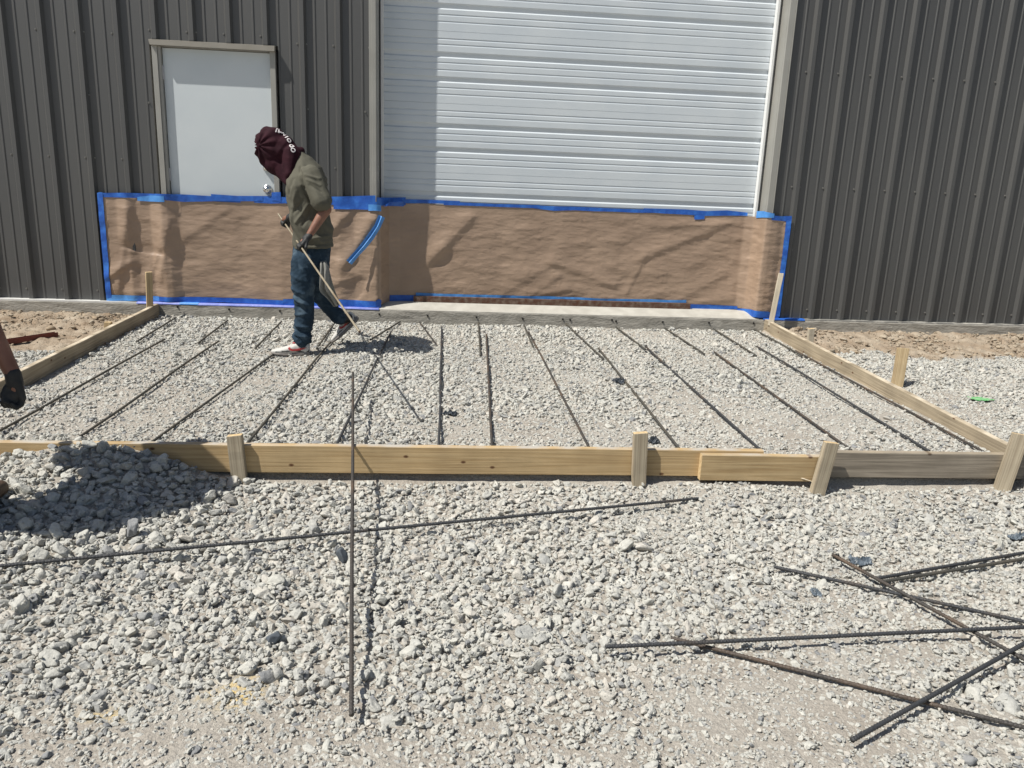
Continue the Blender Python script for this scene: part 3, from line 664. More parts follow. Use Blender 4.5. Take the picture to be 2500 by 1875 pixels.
tape(X2(6.17), SL, lambda s: zt(s)-.022, lambda s: zt(s)+.030, M_tape, PB, .006, .004)
tape(-.0, .048, -.01, .912, M_tape, PA, .008, .003); tape(SL-.05, SL, -.02, .93, M_tape, PB, .009, .003)
# along the bottom
tape(.0, X2(.55), -.034, .018, M_tapel, PA, .007, .004); tape(X2(.50), X2(1.7), -.03, .016, M_tape, PA, .006, .003); tape(X2(1.65), X2(2.50), -.035, .030, M_tape, PA, .008, .005)
tape(X2(2.49), X2(2.53), -.04, .045, M_tape, PA, .011, .005)
tape(X2(2.60), X2(2.9), .0, .065, M_tape, PB, .006, .004); tape(X2(2.85), X2(5.5), .058, .086, M_tapel, PB, .007, .003); tape(X2(5.45), X2(6.02), .010, .045, M_tape, PB, .007, .003)
tape(X2(6.02), X2(6.25), -.035, .030, M_tape, PB, .012, .007); tape(X2(6.15), SL-.01, -.035, .02, M_tape, PB, .008, .003)
def flat_tape(x0, x1, m, par, y0=DW-.080, y1=DW-.01, z=-.0362):
    mb = MB(); n = max(2, int((x1-x0)/.03)); v = []; f = []
    for i in range(n+1):
        X = x0+(x1-x0)*i/n; d = .003*mn.noise(Vector((X*9, 3, par.location.x)))
        v += [(X, y0-.001, z-.014+d), (X, y0+d, z+.0012), (X, (y0+y1)/2, z+.002+abs(d)), (X, y1, z+.0025)]
    for i in range(n):
        for j in range(3): f.append((i*4+j, (i+1)*4+j, (i+1)*4+j+1, i*4+j+1))
    mb.add(v, f); return mb.obj('tape_strip', m, par, smooth=True)
flat_tape(.36, .74, M_tapev, PA); flat_tape(.735, .90, M_tapel, PA, z=-.0335); flat_tape(.89, 2.52, M_tapev, PA); flat_tape(6.20, 6.62, M_tape, PB, z=-.038)
# loose tape tail hanging from the corner
tp = [P(932, 528, 7.168), P(922, 552, 7.155), P(905, 578, 7.148), P(888, 600, 7.138), P(872, 618, 7.130), P(852, 641, 7.118)]
mb = MB(); v = []; f = []
for i, p in enumerate(tp):  # tail is a flat ribbon with a lengthwise curl
    t_ = (tp[min(i+1, 5)]-tp[max(i-1, 0)]).normalized(); sd_ = t_.cross(Vector((0, 1, 0))).normalized(); wd = (.030, .028, .032, .030, .026, .030)[i]
    for j, q in enumerate((-1, -.4, .1, .5, 1)): v.append(p+sd_*wd*q+Vector((0, (-.012, .004, -.008, -.002, .010)[j], 0)))
for i in range(5):
    for j in range(4): f.append((i*5+j, (i+1)*5+j, (i+1)*5+j+1, i*5+j+1))
mb.add(v, f); o = mb.obj('loose_tape', M_tapel, PA, smooth=False); o['label'] = 'loose blue tape tail hanging across the paper corner'
# crumpled tape flag at the recess corner
q = [P(935, 505, 7.20), P(950, 494, 7.24), P(978, 485, 7.30), P(984, 492, 7.30), P(985, 504, 7.33), P(962, 503, 7.28), P(945, 503, 7.22)]
mb = MB(); mb.add(q+[p+Vector((.004, .012, .002)) for p in q], [tuple(range(7)), tuple(range(13, 6, -1))]+[(i, i+7, (i+1) % 7+7, (i+1) % 7) for i in range(7)]); mb.obj('loose_tape', M_tape, PB)

# steel angle lying on the sill
mb = MB(); mb.box((2.83, 7.342, .0065), (5.53, 7.348, .062)); mb.box((2.83, 7.3485, .0108), (5.53, 7.388, .0165)); mb.box((2.83, 7.3485, .056), (5.53, 7.380, .062))
o = mb.obj('steel_channel', M_rust, loc=(4.18, 7.35, .0065)); bevel(o, .0015); tag(o, 'long rusty brown steel channel lying on the concrete sill under the paper', 'steel channel')
a0, a1 = P(8, 838, 5.95), P(136, 795, 6.3); a0.z = hm(max(a0.x, -1.5), a0.y)+.03; a1.z = hm(a1.x, a1.y)+.025
d = (a1-a0).normalized(); L_ = (a1-a0).length+.9; ang = math.atan2(d.y, d.x)
Mx = Matrix.Translation(a1) @ Matrix.Rotation(ang, 4, 'Z') @ Matrix.Rotation(-math.asin(d.z), 4, 'Y')
mb = MB(); mb.box((-L_, -.019, -.014), (0, -.016, .022), M=Mx); mb.box((-L_, -.0155, -.014), (0, .019, -.011), M=Mx); mb.box((-L_, .0195, -.014), (0, .0225, .022), M=Mx)
o = mb.obj('steel_channel', M_red, loc=a1); tag(o, 'dark red painted steel channel lying on the dirt at the left edge', 'steel channel')

# ------------------------------------------------------------------ form boards
def board(name, p0, p1, h, th, m, label, group, endmat=None, warp=.003, seed=0, face=-1):
    """p0,p1: top edge ends on the outer face; board hangs h below; local X runs along it"""
    p0, p1 = Vector(p0), Vector(p1); d = p1-p0; Ln = d.length; ax = d.normalized(); side = Vector((-ax.y, ax.x, 0)).normalized()*(-face); up = ax.cross(side) if ax.cross(side).z > 0 else side.cross(ax)
    n = max(4, int(Ln/.05)); v = []; f = []; fm = []
    prof = [(0, -.003), (.003, 0), (th-.003, 0), (th, -.003), (th, -h+.003), (th-.003, -h), (.003, -h), (0, -h+.003)]
    for i in range(n+1):
        X = Ln*i/n; wv_ = warp*mn.noise(Vector((X*1.3, seed, 0)))*2; tz = .0018*mn.noise(Vector((X*5, seed, 4)))
        for (yy, zz) in prof: v.append((X, yy+wv_, zz+(tz if zz > -.01 else 0)))
    k = len(prof)
    for i in range(n):
        for j in range(k): f.append((i*k+j, i*k+(j+1) % k, (i+1)*k+(j+1) % k, (i+1)*k+j)); fm.append(0)
    f += [tuple(range(k-1, -1, -1)), tuple(range(n*k, n*k+k))]; fm += [1, 1]
    o = meshobj(name, v, f, [m, endmat or M_end], fm=fm)
    s_ = side if True else side
    o.matrix_world = Matrix(((ax.x, s_.x, up.x, p0.x), (ax.y, s_.y, up.y, p0.y), (ax.z, s_.z, up.z, p0.z), (0, 0, 0, 1)))
    tag(o, label, 'form board', group); return o
FG = 'wooden form boards around the gravel pad'
YB = YF-.038
board('form_board', (-.2, YB-.015, -.170), (4.77, YB, -.182), .140, .038, M_wd, 'long yellow pine form board along the front of the pad', FG, seed=1)
board('form_board', (4.435, YB-.0385, -.193), (5.085, YB-.0385, -.196), .137, .037, M_wf, 'short yellow form board lapped over the front of the long one', FG, seed=2, warp=.0)
board('form_board', (5.10, YB-.003, -.184), (6.245, YB+.002, -.188), .138, .038, M_wg, 'weathered grey form board at the right end of the front', FG, seed=3)
board('form_board', (6.242, YF+.002, -.188), (6.250, 7.150, -.045), .140, .038, M_wt, 'long grey-tan form board along the right side of the pad', FG, seed=4, face=-1)
board('form_board', (XL-.019, 7.150, -.045), (XL-.030, YF+.002, -.172), .140, .038, M_wt, 'dusty brown form board along the left side of the pad', FG, seed=5, face=-1)

def stake(top, bot, wd, th, m, label, seed=0, tip=True, yaw=0.0, slant=0.0):
    top, bot = Vector(top), Vector(bot); up = (top-bot).normalized(); Ln = (top-bot).length
    ax = Vector((math.cos(yaw), math.sin(yaw), 0)); ax = (ax-up*ax.dot(up)).normalized(); dp = up.cross(ax)
    v = []; f = []; n = 8
    for i in range(n+1):
        t_ = i/n; s_ = 1. if t_ > .28 or not tip else .60+.40*(t_/.28)
        j1 = .0012*mn.noise(Vector((t_*6, seed, 0))); j2 = .0012*mn.noise(Vector((t_*6, seed, 9)))
        for (a_, b_) in ((-.5, -.5), (.5, -.5), (.5, .5), (-.5, .5)):
            # local X is the length so the grain runs along it
            v.append((Ln*t_ + (slant*(b_+.5)+.004*a_ if i == n else 0), (a_*wd*s_+(.5*wd*(1-s_)*.6))+j1, b_*th+j2))
    for i in range(n):
        for j in range(4): f.append((i*4+j, (i+1)*4+j, (i+1)*4+(j+1) % 4, i*4+(j+1) % 4))
    f += [(3, 2, 1, 0), (n*4, n*4+1, n*4+2, n*4+3)]
    fm = [0]*(len(f)-2)+[0, 1]
    o = meshobj('wooden_stake', v, f, [m, M_end], fm=fm)
    me_ = o.data; bm = bmesh.new(); bm.from_mesh(me_); bmesh.ops.recalc_face_normals(bm, faces=bm.faces); bm.to_mesh(me_); bm.free()
    o.matrix_world = Matrix(((up.x, ax.x, dp.x, bot.x), (up.y, ax.y, dp.y, bot.y), (up.z, ax.z, dp.z, bot.z), (0, 0, 0, 1)))
    bevel(o, .0015, 1); tag(o, label, 'stake', 'wooden stakes holding the form boards'); return o
ys_ = YB-.022
stake(P(573, 1062, ys_), P(590, 1215, ys_-.01), .070, .036, M_stake, 'cracked grey front stake just right of the gravel pile', 1)
stake(P(1564, 1056, ys_), P(1557, 1215, ys_-.01), .070, .036, M_stake, 'upright grey stake in the middle of the front board', 2)
stake(P(2030, 1080, ys_-.038), P(1994, 1205, ys_-.05), .070, .036, M_stake, 'leaning tan stake between the yellow and the grey front boards', 3, tip=False)
stake(P(2492, 1060, ys_), P(2442, 1205, ys_-.02), .075, .038, M_stake, 'leaning grey stake at the front right corner of the forms', 4, yaw=-.35, tip=False)
stake(P(363, 664, 7.03), P(367, 775, 7.02), .052, .036, M_stakef, 'tall narrow stake against the brown paper at the left form', 5, yaw=.5, tip=False)
stake(P(1907, 667, 7.07), P(1881, 795, 7.03), .046, .036, M_stakep, 'tall pale dusty stake leaning at the right wall corner', 6, yaw=-.3, tip=False)
stake(P(264, 786, 6.40), P(264, 840, 6.40), .052, .036, M_stakef, 'short yellow stake stub behind the left form board', 7, tip=False)
stake(P(1981, 802, 6.55), P(1976, 850, 6.55), .050, .036, M_stakep, 'short pale stake stub behind the right form board', 8, tip=False)
stake(P(2205, 850, 5.30), P(2188, 950, 5.26), .078, .036, M_stakef, 'yellow stake standing in the gravel beyond the right form board', 9, yaw=-.3, tip=False)
# small wood sliver left under the leaning stake
a0, a1 = P(1932, 1162, YB-.02), P(1990, 1178, YB-.06)
mb = MB(); mb.tube([a0, (a0+a1)/2+Vector((0, 0, .003)), a1], [.002, .004, .0015], 5); o = mb.obj('wood_splinter', M_splint, loc=a0); tag(o, 'thin wood splinter stuck below the lapped yellow board', 'splinter')

# ------------------------------------------------------------------ rebar
def rebar(p0, p1, m, label, group, r=.0064, step=.004, wob=.0, seed=0, ribs=True, taper=False):
    p0, p1 = Vector(p0), Vector(p1); d = p1-p0; Ln = d.length; n = int(Ln/step); t_ = d.normalized(); sdv = t_.cross(Vector((0, 0, 1))).normalized(); u_ = sdv.cross(t_)
    pts_ = []; rr = []
    for i in range(n+1):
        q = i/n; s_ = q*Ln
        w_ = wob*(mn.noise(Vector((s_*.9, seed, 0)))*1.0); w2 = wob*.6*(mn.noise(Vector((s_*.9, seed, 7))))
        pts_.append(p0+t_*s_+sdv*w_+u_*w2); rr.append(r+(.0012 if ribs and (i % 3 == 0) else -.0003))
    mb = MB(); mb.tube(pts_, rr, 10); o = mb.obj('rebar', m, smooth=True, loc=p0)
    tag(o, label, 'rebar', group); return o
def rest(px0, px1, r=.0064, q=.85, z0=-.2):
    """two photo points -> a straight bar lying on the stones"""
    a_, b_ = atZ(*px0, z0), atZ(*px1, z0)
    for _ in range(4):
        n = 60; tt = np.linspace(.01, .99, n); hx = a_[0]+(b_[0]-a_[0])*tt; hy = a_[1]+(b_[1]-a_[1])*tt
        hz = np.array([hm(xx, yy) for xx, yy in zip(hx, hy)]); k, c_ = np.polyfit(tt, hz, 1); sh = np.quantile(hz-(k*tt+c_), q)
        za, zb_ = c_+sh+r, c_+k+sh+r; a_ = atZ(*px0, za); b_ = atZ(*px1, zb_)
    return a_, b_
def ext(a_, b_, pre=0., post=0.):
    a_, b_ = Vector(a_), Vector(b_); d = (b_-a_).normalized(); return a_-d*pre, b_+d*post
GPl = 'long bars laid across the pad'; GPs = 'short dowel bars along the foundation'
longs = [((0, 1050), (402, 828)), ((181, 1075), (533, 833)), ((371, 1079), (678, 857)), ((606, 1079), (809, 832)), ((825, 1079), (954, 810)), ((1071, 1081), (1079, 798)), ((1201, 1081), (1187, 817)), ((1433, 1083), (1291, 811)),
         ((1652, 1087), (1461, 850)), ((1852, 1094), (1575, 845)), ((2068, 1092), (1742, 858)), ((2257, 1094), (1848, 845)), ((2387, 1095), (1942, 856))]
lm = [M_rebo, M_rebo, M_rebo, M_rebo, M_reb, M_reb, M_rebr, M_rebr, M_rebo, M_reb, M_rebr, M_reb, M_rebr]
ords = ['first', 'second', 'third', 'fourth', 'fifth', 'sixth', 'seventh', 'eighth', 'ninth', 'tenth', 'eleventh', 'twelfth', 'thirteenth', 'fourteenth']
extra = {0: 'nearest the left form board', 3: 'under the worker\'s rear shoe', 4: 'crossed by the shadow of the tall leaning bar', 5: 'running almost straight toward the wall', 12: 'beside the right form board'}
for i, (a_, b_) in enumerate(longs):
    p0, p1 = rest(a_, b_, q=.80, z0=-.24); p0, p1 = ext(p0, p1, 0.045 if i else .25, 0)
    if p0.y < YF+.008 and i: t_ = (YF+.008-p0.y)/(p1.y-p0.y); p0 = p0.lerp(p1, t_)
    rebar(p0, p1, lm[i], 'long bar, %s from the left%s' % (ords[i], ', '+extra[i] if i in extra else ''), GPl, seed=i, wob=.006)
shorts = [((335, 833), (430, 775)), ((484, 837), (556, 782)), ((624, 849), (687, 785)), ((773, 851), (816, 790)), ((904, 830), (977, 785)), ((1064, 839), (1020, 781)), ((1173, 868), (1168, 783)), ((1302, 848), (1279, 793)), ((1473, 876), (1380, 789)), ((1576, 853), (1502, 797)),
          ((1720, 864), (1623, 801)), ((1846, 868), (1733, 797)), ((1958, 868), (1834, 800))]
for i, (a_, b_) in enumerate(shorts):
    p0, p1 = rest(a_, b_, q=.78, z0=-.17)
    if p1[1] > DW-.075: p1 = p0+(p1-p0)*((DW-.075-p0[1])/(p1[1]-p0[1]))
    rebar(p0, p1, M_rebo if i != 5 else M_rebr, 'short dowel by the foundation, %s from the left' % ords[i] + ('' if i != 3 else ', between the shoes of the walking worker'), GPs, seed=20+i)
GF = 'loose bars lying on the foreground gravel'
def fore(a_, b_, m, label, post=0, pre=0, lift=0, q=.86):
    p0, p1 = rest(a_, b_, q=q, z0=-.40); p0, p1 = ext(p0, p1, pre, post); p0.z += lift; p1.z += lift
    return rebar(p0, p1, m, label, GF, r=.0068, wob=.003, seed=random.random()*50), p0, p1
fore((0, 1389), (1705, 1222), M_reb, 'longest dark bar crossing the foreground gravel under the tall leaning bar', pre=.4, lift=.012)
fore((1890, 1383), (2500, 1517), M_reb, 'dark bar in the right-hand tangle starting left of the grey plastic scrap', post=.5)
fore((2032, 1360), (2500, 1618), M_rebr, 'rusty bar starting at the torn grey plastic scrap', post=.5, lift=.012)
fore((2143, 1412), (2500, 1349), M_reb, 'upper bar of the close pair at the right edge', post=.5)
fore((2150, 1421), (2500, 1364), M_rebo, 'lower olive bar of the close pair at the right edge', post=.5, lift=.0)
fore((1478, 1593), (2500, 1545), M_reb, 'nearly level dark bar reaching the right edge', post=.5, lift=.022)
fore((1638, 1557), (2500, 1776), M_rebr, 'brown rusty bar sloping down to the bottom right', post=.4)
fore((2079, 1821), (2500, 1580), M_reb, 'bar in the bottom right corner lying over the rusty one', post=.5, lift=.018)
pB = Vector(atZ(858, 1745, -.375)); pK = Vector(atY(861, 1083, YB+.005)); zK = -.172+.0075; pK = Vector(atZ(861, 1084, zK))
u_ = (pK-pB).normalized(); vr = rebar(pB, pB+u_*2.76, M_rebr, 'tall brown bar resting on the front board and pointing at the wall', 'loose bars lying on the foreground gravel', r=.0066, wob=.003, seed=77)

# ------------------------------------------------------------------ small debris
def scrap(px, py, z, sx, sy_, m, label, name='plastic_scrap', cat='plastic scrap', seed=0, hh=.02, n=14):
    p = Vector(atZ(px, py, z)); zz = hm(p.x, p.y); p = Vector(atZ(px, py, zz)); v = []; f = []
    for i in range(n+1):
        for j in range(n+1):
            a_, b_ = i/n-.5, j/n-.5; rr_ = math.hypot(a_, b_)*2; k = 1+.5*mn.noise(Vector((math.atan2(b_, a_)*1.3, seed, 0)))
            X, Y = a_*sx*k, b_*sy_*k
            v.append((p.x+X, p.y+Y, max(hm(p.x+X, p.y+Y)-.004, zz-.02)+.004+hh*max(0, mn.noise(Vector((a_*7, b_*7, seed)))+.15)*(1-min(1, rr_*.7))))
    f = [(i*(n+1)+j, (i+1)*(n+1)+j, (i+1)*(n+1)+j+1, i*(n+1)+j+1) for i in range(n) for j in range(n) if math.hypot((i+.5)/n-.5, (j+.5)/n-.5) < .5+.12*mn.noise(Vector((i*.8, j*.8, seed)))]
    o = meshobj(name, v, f, m, loc=p); sm = o.modifiers.new('thick', 'SOLIDIFY'); sm.thickness = .0015; tag(o, label, cat); return o
scrap(2100, 1370, -.4, .10, .075, M_plasg, 'crumpled grey plastic scrap beside the rusty bar end', seed=1, hh=.045)
scrap(2043, 1363, -.4, .035, .03, M_plas, 'dark plastic twist at the tip of the rusty bar', seed=2, hh=.05)
scrap(1992, 1448, -.4, .035, .055, M_plasg, 'small torn plastic bit on bare fines below the tangle', seed=3, hh=.03)
scrap(2488, 1308, -.4, .10, .05, M_plasg, 'plastic scrap at the right edge above the bar pair', seed=4, hh=.04)
scrap(1510, 932, -.22, .10, .08, M_plas, 'black plastic scrap beside the ninth long bar', seed=5, hh=.06)
scrap(1100, 1008, -.25, .09, .06, M_plas, 'black plastic shred under the sixth long bar', seed=6, hh=.04)
scrap(1597, 1076, -.26, .07, .06, M_plas, 'black plastic scrap right behind the middle front stake', seed=7, hh=.06)
scrap(2392, 968, -.28, .17, .10, M_green, 'bright green paint mark sprayed on the gravel at right', 'paint_mark', 'paint mark', seed=8, hh=.006)
def stone(px, py, s, m, label, seed):
    p = Vector(atZ(px, py, -.4)); p = Vector(atZ(px, py, hm(p.x, p.y)+s*.3)); src = rock_col.objects[seed].data.copy(); src.materials.clear(); src.materials.append(m); src.name = 'stone'
    o = bpy.data.objects.new('stone', src); link(o); o.location = p; o.scale = (s*1.2, s, s*.8); o.rotation_euler = (seed, seed*2., seed*.7); tag(o, label, 'stone')
stone(838, 1359, .030, M_dark, 'dark blue-grey stone beside the tall leaning bar', 2)
stone(669, 1556, .028, M_dark, 'dark slate stone alone in the lower left gravel', 5)
stone(325, 1290, .034, M_rock, 'pale stone at the lower edge of the shadow on the pile', 7)

#@@PEOPLE@@
# ------------------------------------------------------------------ people
def cap(mb, p0, p1, r0, r1, n=14, sq=(1, 1), ref=(0, 1, 0)):
    """closed tapered capsule; sq flattens the section along (ref, across)"""
    p0, p1 = Vector(p0), Vector(p1); d = p1-p0; Ln = d.length
    t_ = d.normalized() if Ln > 1e-6 else Vector((0, 0, 1)); rf = Vector(ref)
    a_ = (rf-t_*rf.dot(t_)); a_ = a_.normalized() if a_.length > 1e-4 else t_.orthogonal().normalized(); b_ = t_.cross(a_)
    v = []; f = []; rings = []
    for k in range(4): th = math.pi/2*(k+.35)/4.35; rings.append((p0-t_*r0*math.cos(th), r0*math.sin(th)))
    m_ = max(2, int(Ln/.03))
    for k in range(m_+1): q = k/m_; rings.append((p0.lerp(p1, q), r0+(r1-r0)*q))
    for k in range(3, -1, -1): th = math.pi/2*(k+.35)/4.35; rings.append((p1+t_*r1*math.cos(th), r1*math.sin(th)))
    for c_, r_ in rings:
        for k in range(n): an = 2*math.pi*k/n; v.append(c_+a_*(r_*sq[0]*math.cos(an))+b_*(r_*sq[1]*math.sin(an)))
    for i in range(len(rings)-1):
        for k in range(n): f.append((i*n+k, i*n+(k+1) % n, (i+1)*n+(k+1) % n, (i+1)*n+k))
    f.append(tuple(range(n-1, -1, -1))); f.append(tuple(range((len(rings)-1)*n, len(rings)*n))); mb.add(v, f)
def loft(mb, rings, n=28, pw=2.0):
    """rings: (centre, half-axis A vector, half-axis B vector)"""
    v = []; f = []
    for c_, A_, B_ in rings:
        c_, A_, B_ = Vector(c_), Vector(A_), Vector(B_)
        for k in range(n):
            an = 2*math.pi*k/n; ca, sa = math.cos(an), math.sin(an)
            v.append(c_+A_*(abs(ca)**(2/pw)*(1 if ca > 0 else -1))+B_*(abs(sa)**(2/pw)*(1 if sa > 0 else -1)))
    for i in range(len(rings)-1):
        for k in range(n): f.append((i*n+k, i*n+(k+1) % n, (i+1)*n+(k+1) % n, (i+1)*n+k))
    f.append(tuple(range(n-1, -1, -1))); f.append(tuple(range((len(rings)-1)*n, len(rings)*n))); mb.add(v, f)
def organic(name, mb, m, parent, vox=.008, smooth=6, fold=None, mats=None):
    """fuse closed pieces into one continuous skin, relax it, press folds into it"""
    me = bpy.data.meshes.new(name+'_tmp'); me.from_pydata(mb.v, [], mb.f); bm = bmesh.new(); bm.from_mesh(me); bmesh.ops.recalc_face_normals(bm, faces=bm.faces); bm.to_mesh(me); bm.free()
    o = bpy.data.objects.new(name+'_tmp', me); COL.objects.link(o)
    rm = o.modifiers.new('r', 'REMESH'); rm.mode = 'VOXEL'; rm.voxel_size = vox
    if smooth: sm = o.modifiers.new('s', 'SMOOTH'); sm.iterations = smooth; sm.factor = .5
    dg = bpy.context.evaluated_depsgraph_get(); me2 = bpy.data.meshes.new_from_object(o.evaluated_get(dg)); me2.name = name
    bpy.data.objects.remove(o); bpy.data.meshes.remove(me)
    if fold:
        nr = [vv.normal.copy() for vv in me2.vertices]
        for vv, n_ in zip(me2.vertices, nr): vv.co = vv.co+n_*fold(vv.co, n_)
    me2.materials.clear(); [me2.materials.append(q) for q in (m if isinstance(m, list) else [m])]
    me2.polygons.foreach_set('use_smooth', [True]*len(me2.polygons)); me2.update()
    o2 = bpy.data.objects.new(name, me2); link(o2, parent); o2.matrix_parent_inverse = Matrix.Translation(-parent.location); return o2
def ridged(p): return 1-abs(mn.noise(p))*2.2
def V3(*a): return Vector(a)
M_skin = mat('sun_browned_skin', (.17, .075, .048), (.24, .115, .075), 9, .5, .15, 80, bdist=.002)
M_hood = mat('maroon_cotton', (.021, .0045, .009), (.032, .007, .013), 12, .85, .3, 220, bdist=.002, spec=.2)
M_shirt = mat('khaki_cotton', (.102, .098, .076), (.118, .113, .088), 3, .9, .3, 240, bdist=.002, spec=.2)
M_jean = mat('blue_denim', (.018, .034, .052), (.065, .098, .130), 9, .9, .5, 260, bdist=.002, c3=(.022, .042, .066), spec=.2)
M_glove = mat('black_glove', (.010, .011, .012), (.02, .021, .022), 20, .65, .3, 120, bdist=.002)
M_shoe = mat('white_leather', (.46, .45, .42), (.56, .55, .52), 12, .6, .2, 60, bdist=.002)
M_sole = mat('dusty_grey_sole', (.17, .155, .145), (.26, .24, .22), 20, .85)
M_red2 = mat('red_leather', (.36, .03, .035), (.42, .05, .05), 20, .5)
M_black = mat('black_leather', (.012, .012, .013), rough=.5)
M_ltr = mat('white_print', (.74, .70, .70), rough=.7)
M_rag = mat('grey_towel', (.19, .19, .175), (.25, .25, .23), 18, .95, .6, 180, bdist=.003)
M_boot = mat('brown_boot_leather', (.07, .042, .026), (.12, .078, .05), 14, .7, .3, 70)
M_blk = mat('black_shirt_cotton', (.012, .012, .014), (.022, .022, .024), 12, .9, .3, 220, bdist=.002)
M_short = mat('dark_work_shorts', (.03, .032, .036), (.05, .052, .055), 12, .9)

def hand(mb, wrist, grip, axis, back, curl=1.0, s=1.0, rr=.0068):
    """gloved hand closed round a bar: palm from wrist to the bar, four fingers curling over it, thumb from the side"""
    wrist, grip = Vector(wrist), Vector(grip); ax = Vector(axis).normalized(); reach = (grip-wrist); reach -= ax*reach.dot(ax)
    fwd = reach.normalized(); bk = Vector(back); bk = (bk-fwd*bk.dot(fwd)-ax*bk.dot(ax)); bk = bk.normalized() if bk.length > .01 else fwd.cross(ax).normalized()
    pc = grip-fwd*.022*s+bk*.012*s
    cap(mb, wrist, wrist.lerp(pc, .35), .029*s, .031*s, sq=(1.1, .85), ref=ax)
    for k in (-1.5, -.5, .5, 1.5): cap(mb, wrist.lerp(pc, .25)+ax*k*.010*s, pc+ax*k*.019*s, .017*s, .0145*s, 10)
    for i, k in enumerate((-1.5, -.5, .5, 1.5)):
        ln = (.9, 1.05, 1.0, .8)[i]*s; r_ = .0098*s; c0 = pc+ax*k*.0195*s+fwd*.010*s
        R0 = rr+.010*s; pts_ = [c0]
        for j, an in enumerate((70, 20, -35, -95, -140)):
            a2 = math.radians(an*curl+(i-1.5)*4); pts_.append(grip+ax*k*.0205*s+(bk*math.sin(a2)+fwd*math.cos(a2))*(R0+.004*s)*ln)
        for j in range(len(pts_)-1): cap(mb, pts_[j], pts_[j+1], r_*(1-.05*j), r_*(1-.05*(j+1)), 8)
    th = [wrist.lerp(pc, .45)+ax*.026*s-bk*.006*s, grip+ax*.045*s-bk*.014*s-fwd*.022*s, grip+ax*.034*s-bk*.026*s+fwd*.002*s, grip+ax*.014*s-bk*.024*s+fwd*.014*s]
    for j in range(3): cap(mb, th[j], th[j+1], .0125*s, .0108*s, 8)

def shoe(par, heel, toe, up, side=1, name='shoe'):
    """trainer: grey sole, white upper, red curved stripe with black panel behind it, laces and red tongue"""
    heel, toe = Vector(heel), Vector(toe); f_ = (toe-heel).normalized(); Ln = (toe-heel).length; up = Vector(up); up = (up-f_*up.dot(f_)).normalized(); s_ = f_.cross(up)   # s_ to the wearer's right
    def L(a_, b_, c_): return heel+f_*a_*Ln+s_*b_+up*c_
    mb = MB(); rings = []
    for t_, w_, lo, hi in ((-.0, .018, .012, .075), (.03, .030, .004, .088), (.12, .036, .0, .094), (.25, .036, .0, .094), (.36, .038, .0, .088), (.48, .042, .0, .074), (.62, .047, .0, .058), (.76, .048, .002, .048), (.88, .043, .006, .040), (.96, .030, .011, .034), (1.0, .014, .015, .028)):
        rings.append((L(t_, 0, (lo+hi)/2+.012), s_*w_, up*((hi-lo)/2)))
    loft(mb, rings, 20, 2.4); upper = organic(name, mb, M_shoe, par, .0055, 3, lambda p, n_: .0008*mn.noise(p*40))
    mb = MB(); rings = []
    for t_, w_, lo, hi in ((-.02, .020, .014, .034), (.02, .035, .004, .036), (.2, .040, .0, .034), (.45, .043, .0, .030), (.68, .052, .0, .030), (.86, .048, .006, .032), (.97, .034, .014, .034), (1.015, .014, .020, .032)):
        rings.append((L(t_, 0, (lo+hi)/2), s_*w_, up*((hi-lo)/2)))
    loft(mb, rings, 20, 3.2); v = mb.obj('sole', M_sole, None, smooth=True); v.parent = upper
    def patch(name_, poly, m, off, sd=-1):
        # a flat trim piece bent to the side of the upper
        mb = MB(); vv = []
        for (a_, c_) in poly:
            w_ = np.interp(a_, (0, .03, .12, .36, .48, .62, .76, .88, 1), (.018, .030, .036, .038, .042, .047, .048, .043, .014)); hi = np.interp(a_, (0, .12, .36, .48, .62, .76, .88, 1), (.075, .094, .088, .074, .058, .048, .040, .028))
            tt_ = min(1, max(-1, (c_-.012-hi/2)/(hi/2))); ww = w_*(max(.05, 1-abs(tt_)**2.4))**(1/2.4)
            vv.append(L(a_, sd*(ww+off), c_))
        k = len(vv); mb.add(vv+[p-s_*sd*.004 for p in vv], [tuple(range(k)), tuple(range(2*k-1, k-1, -1))]+[(i, i+k, (i+1) % k+k, (i+1) % k) for i in range(k)])
        q = mb.obj(name_, m, None); q.parent = upper
    for sd in (-1, 1):
        patch('heel_panel', [(.03, .036), (.30, .036), (.40, .044), (.30, .060), (.16, .072), (.03, .078)], M_black, .0022, sd)
        patch('curved_stripe', [(.08, .070), (.20, .055), (.34, .044), (.46, .044), (.54, .053), (.57, .066), (.52, .074), (.50, .064), (.44, .057), (.34, .060), (.20, .068)], M_red2, .0045, sd)
        patch('toe_line', [(.50, .038), (.70, .040), (.88, .036), (.94, .034), (.88, .040), (.72, .045), (.58, .046)], M_black if sd < 0 else M_sole, .0012, sd)
    mb = MB(); cap(mb, L(.30, 0, .100), L(.40, 0, .098), .022, .016, 10, (1, .5), s_); q = mb.obj('tongue', M_red2, None, smooth=True); q.parent = upper
    mb = MB()
    for a_, c_ in ((.42, .092), (.49, .082), (.56, .073), (.62, .067)): mb.tube([L(a_, -.022, c_-.006), L(a_+.01, 0, c_+.003), L(a_, .022, c_-.006)], .003, 6)
    q = mb.obj('laces', M_ltr, None, smooth=True); q.parent = upper; return upper

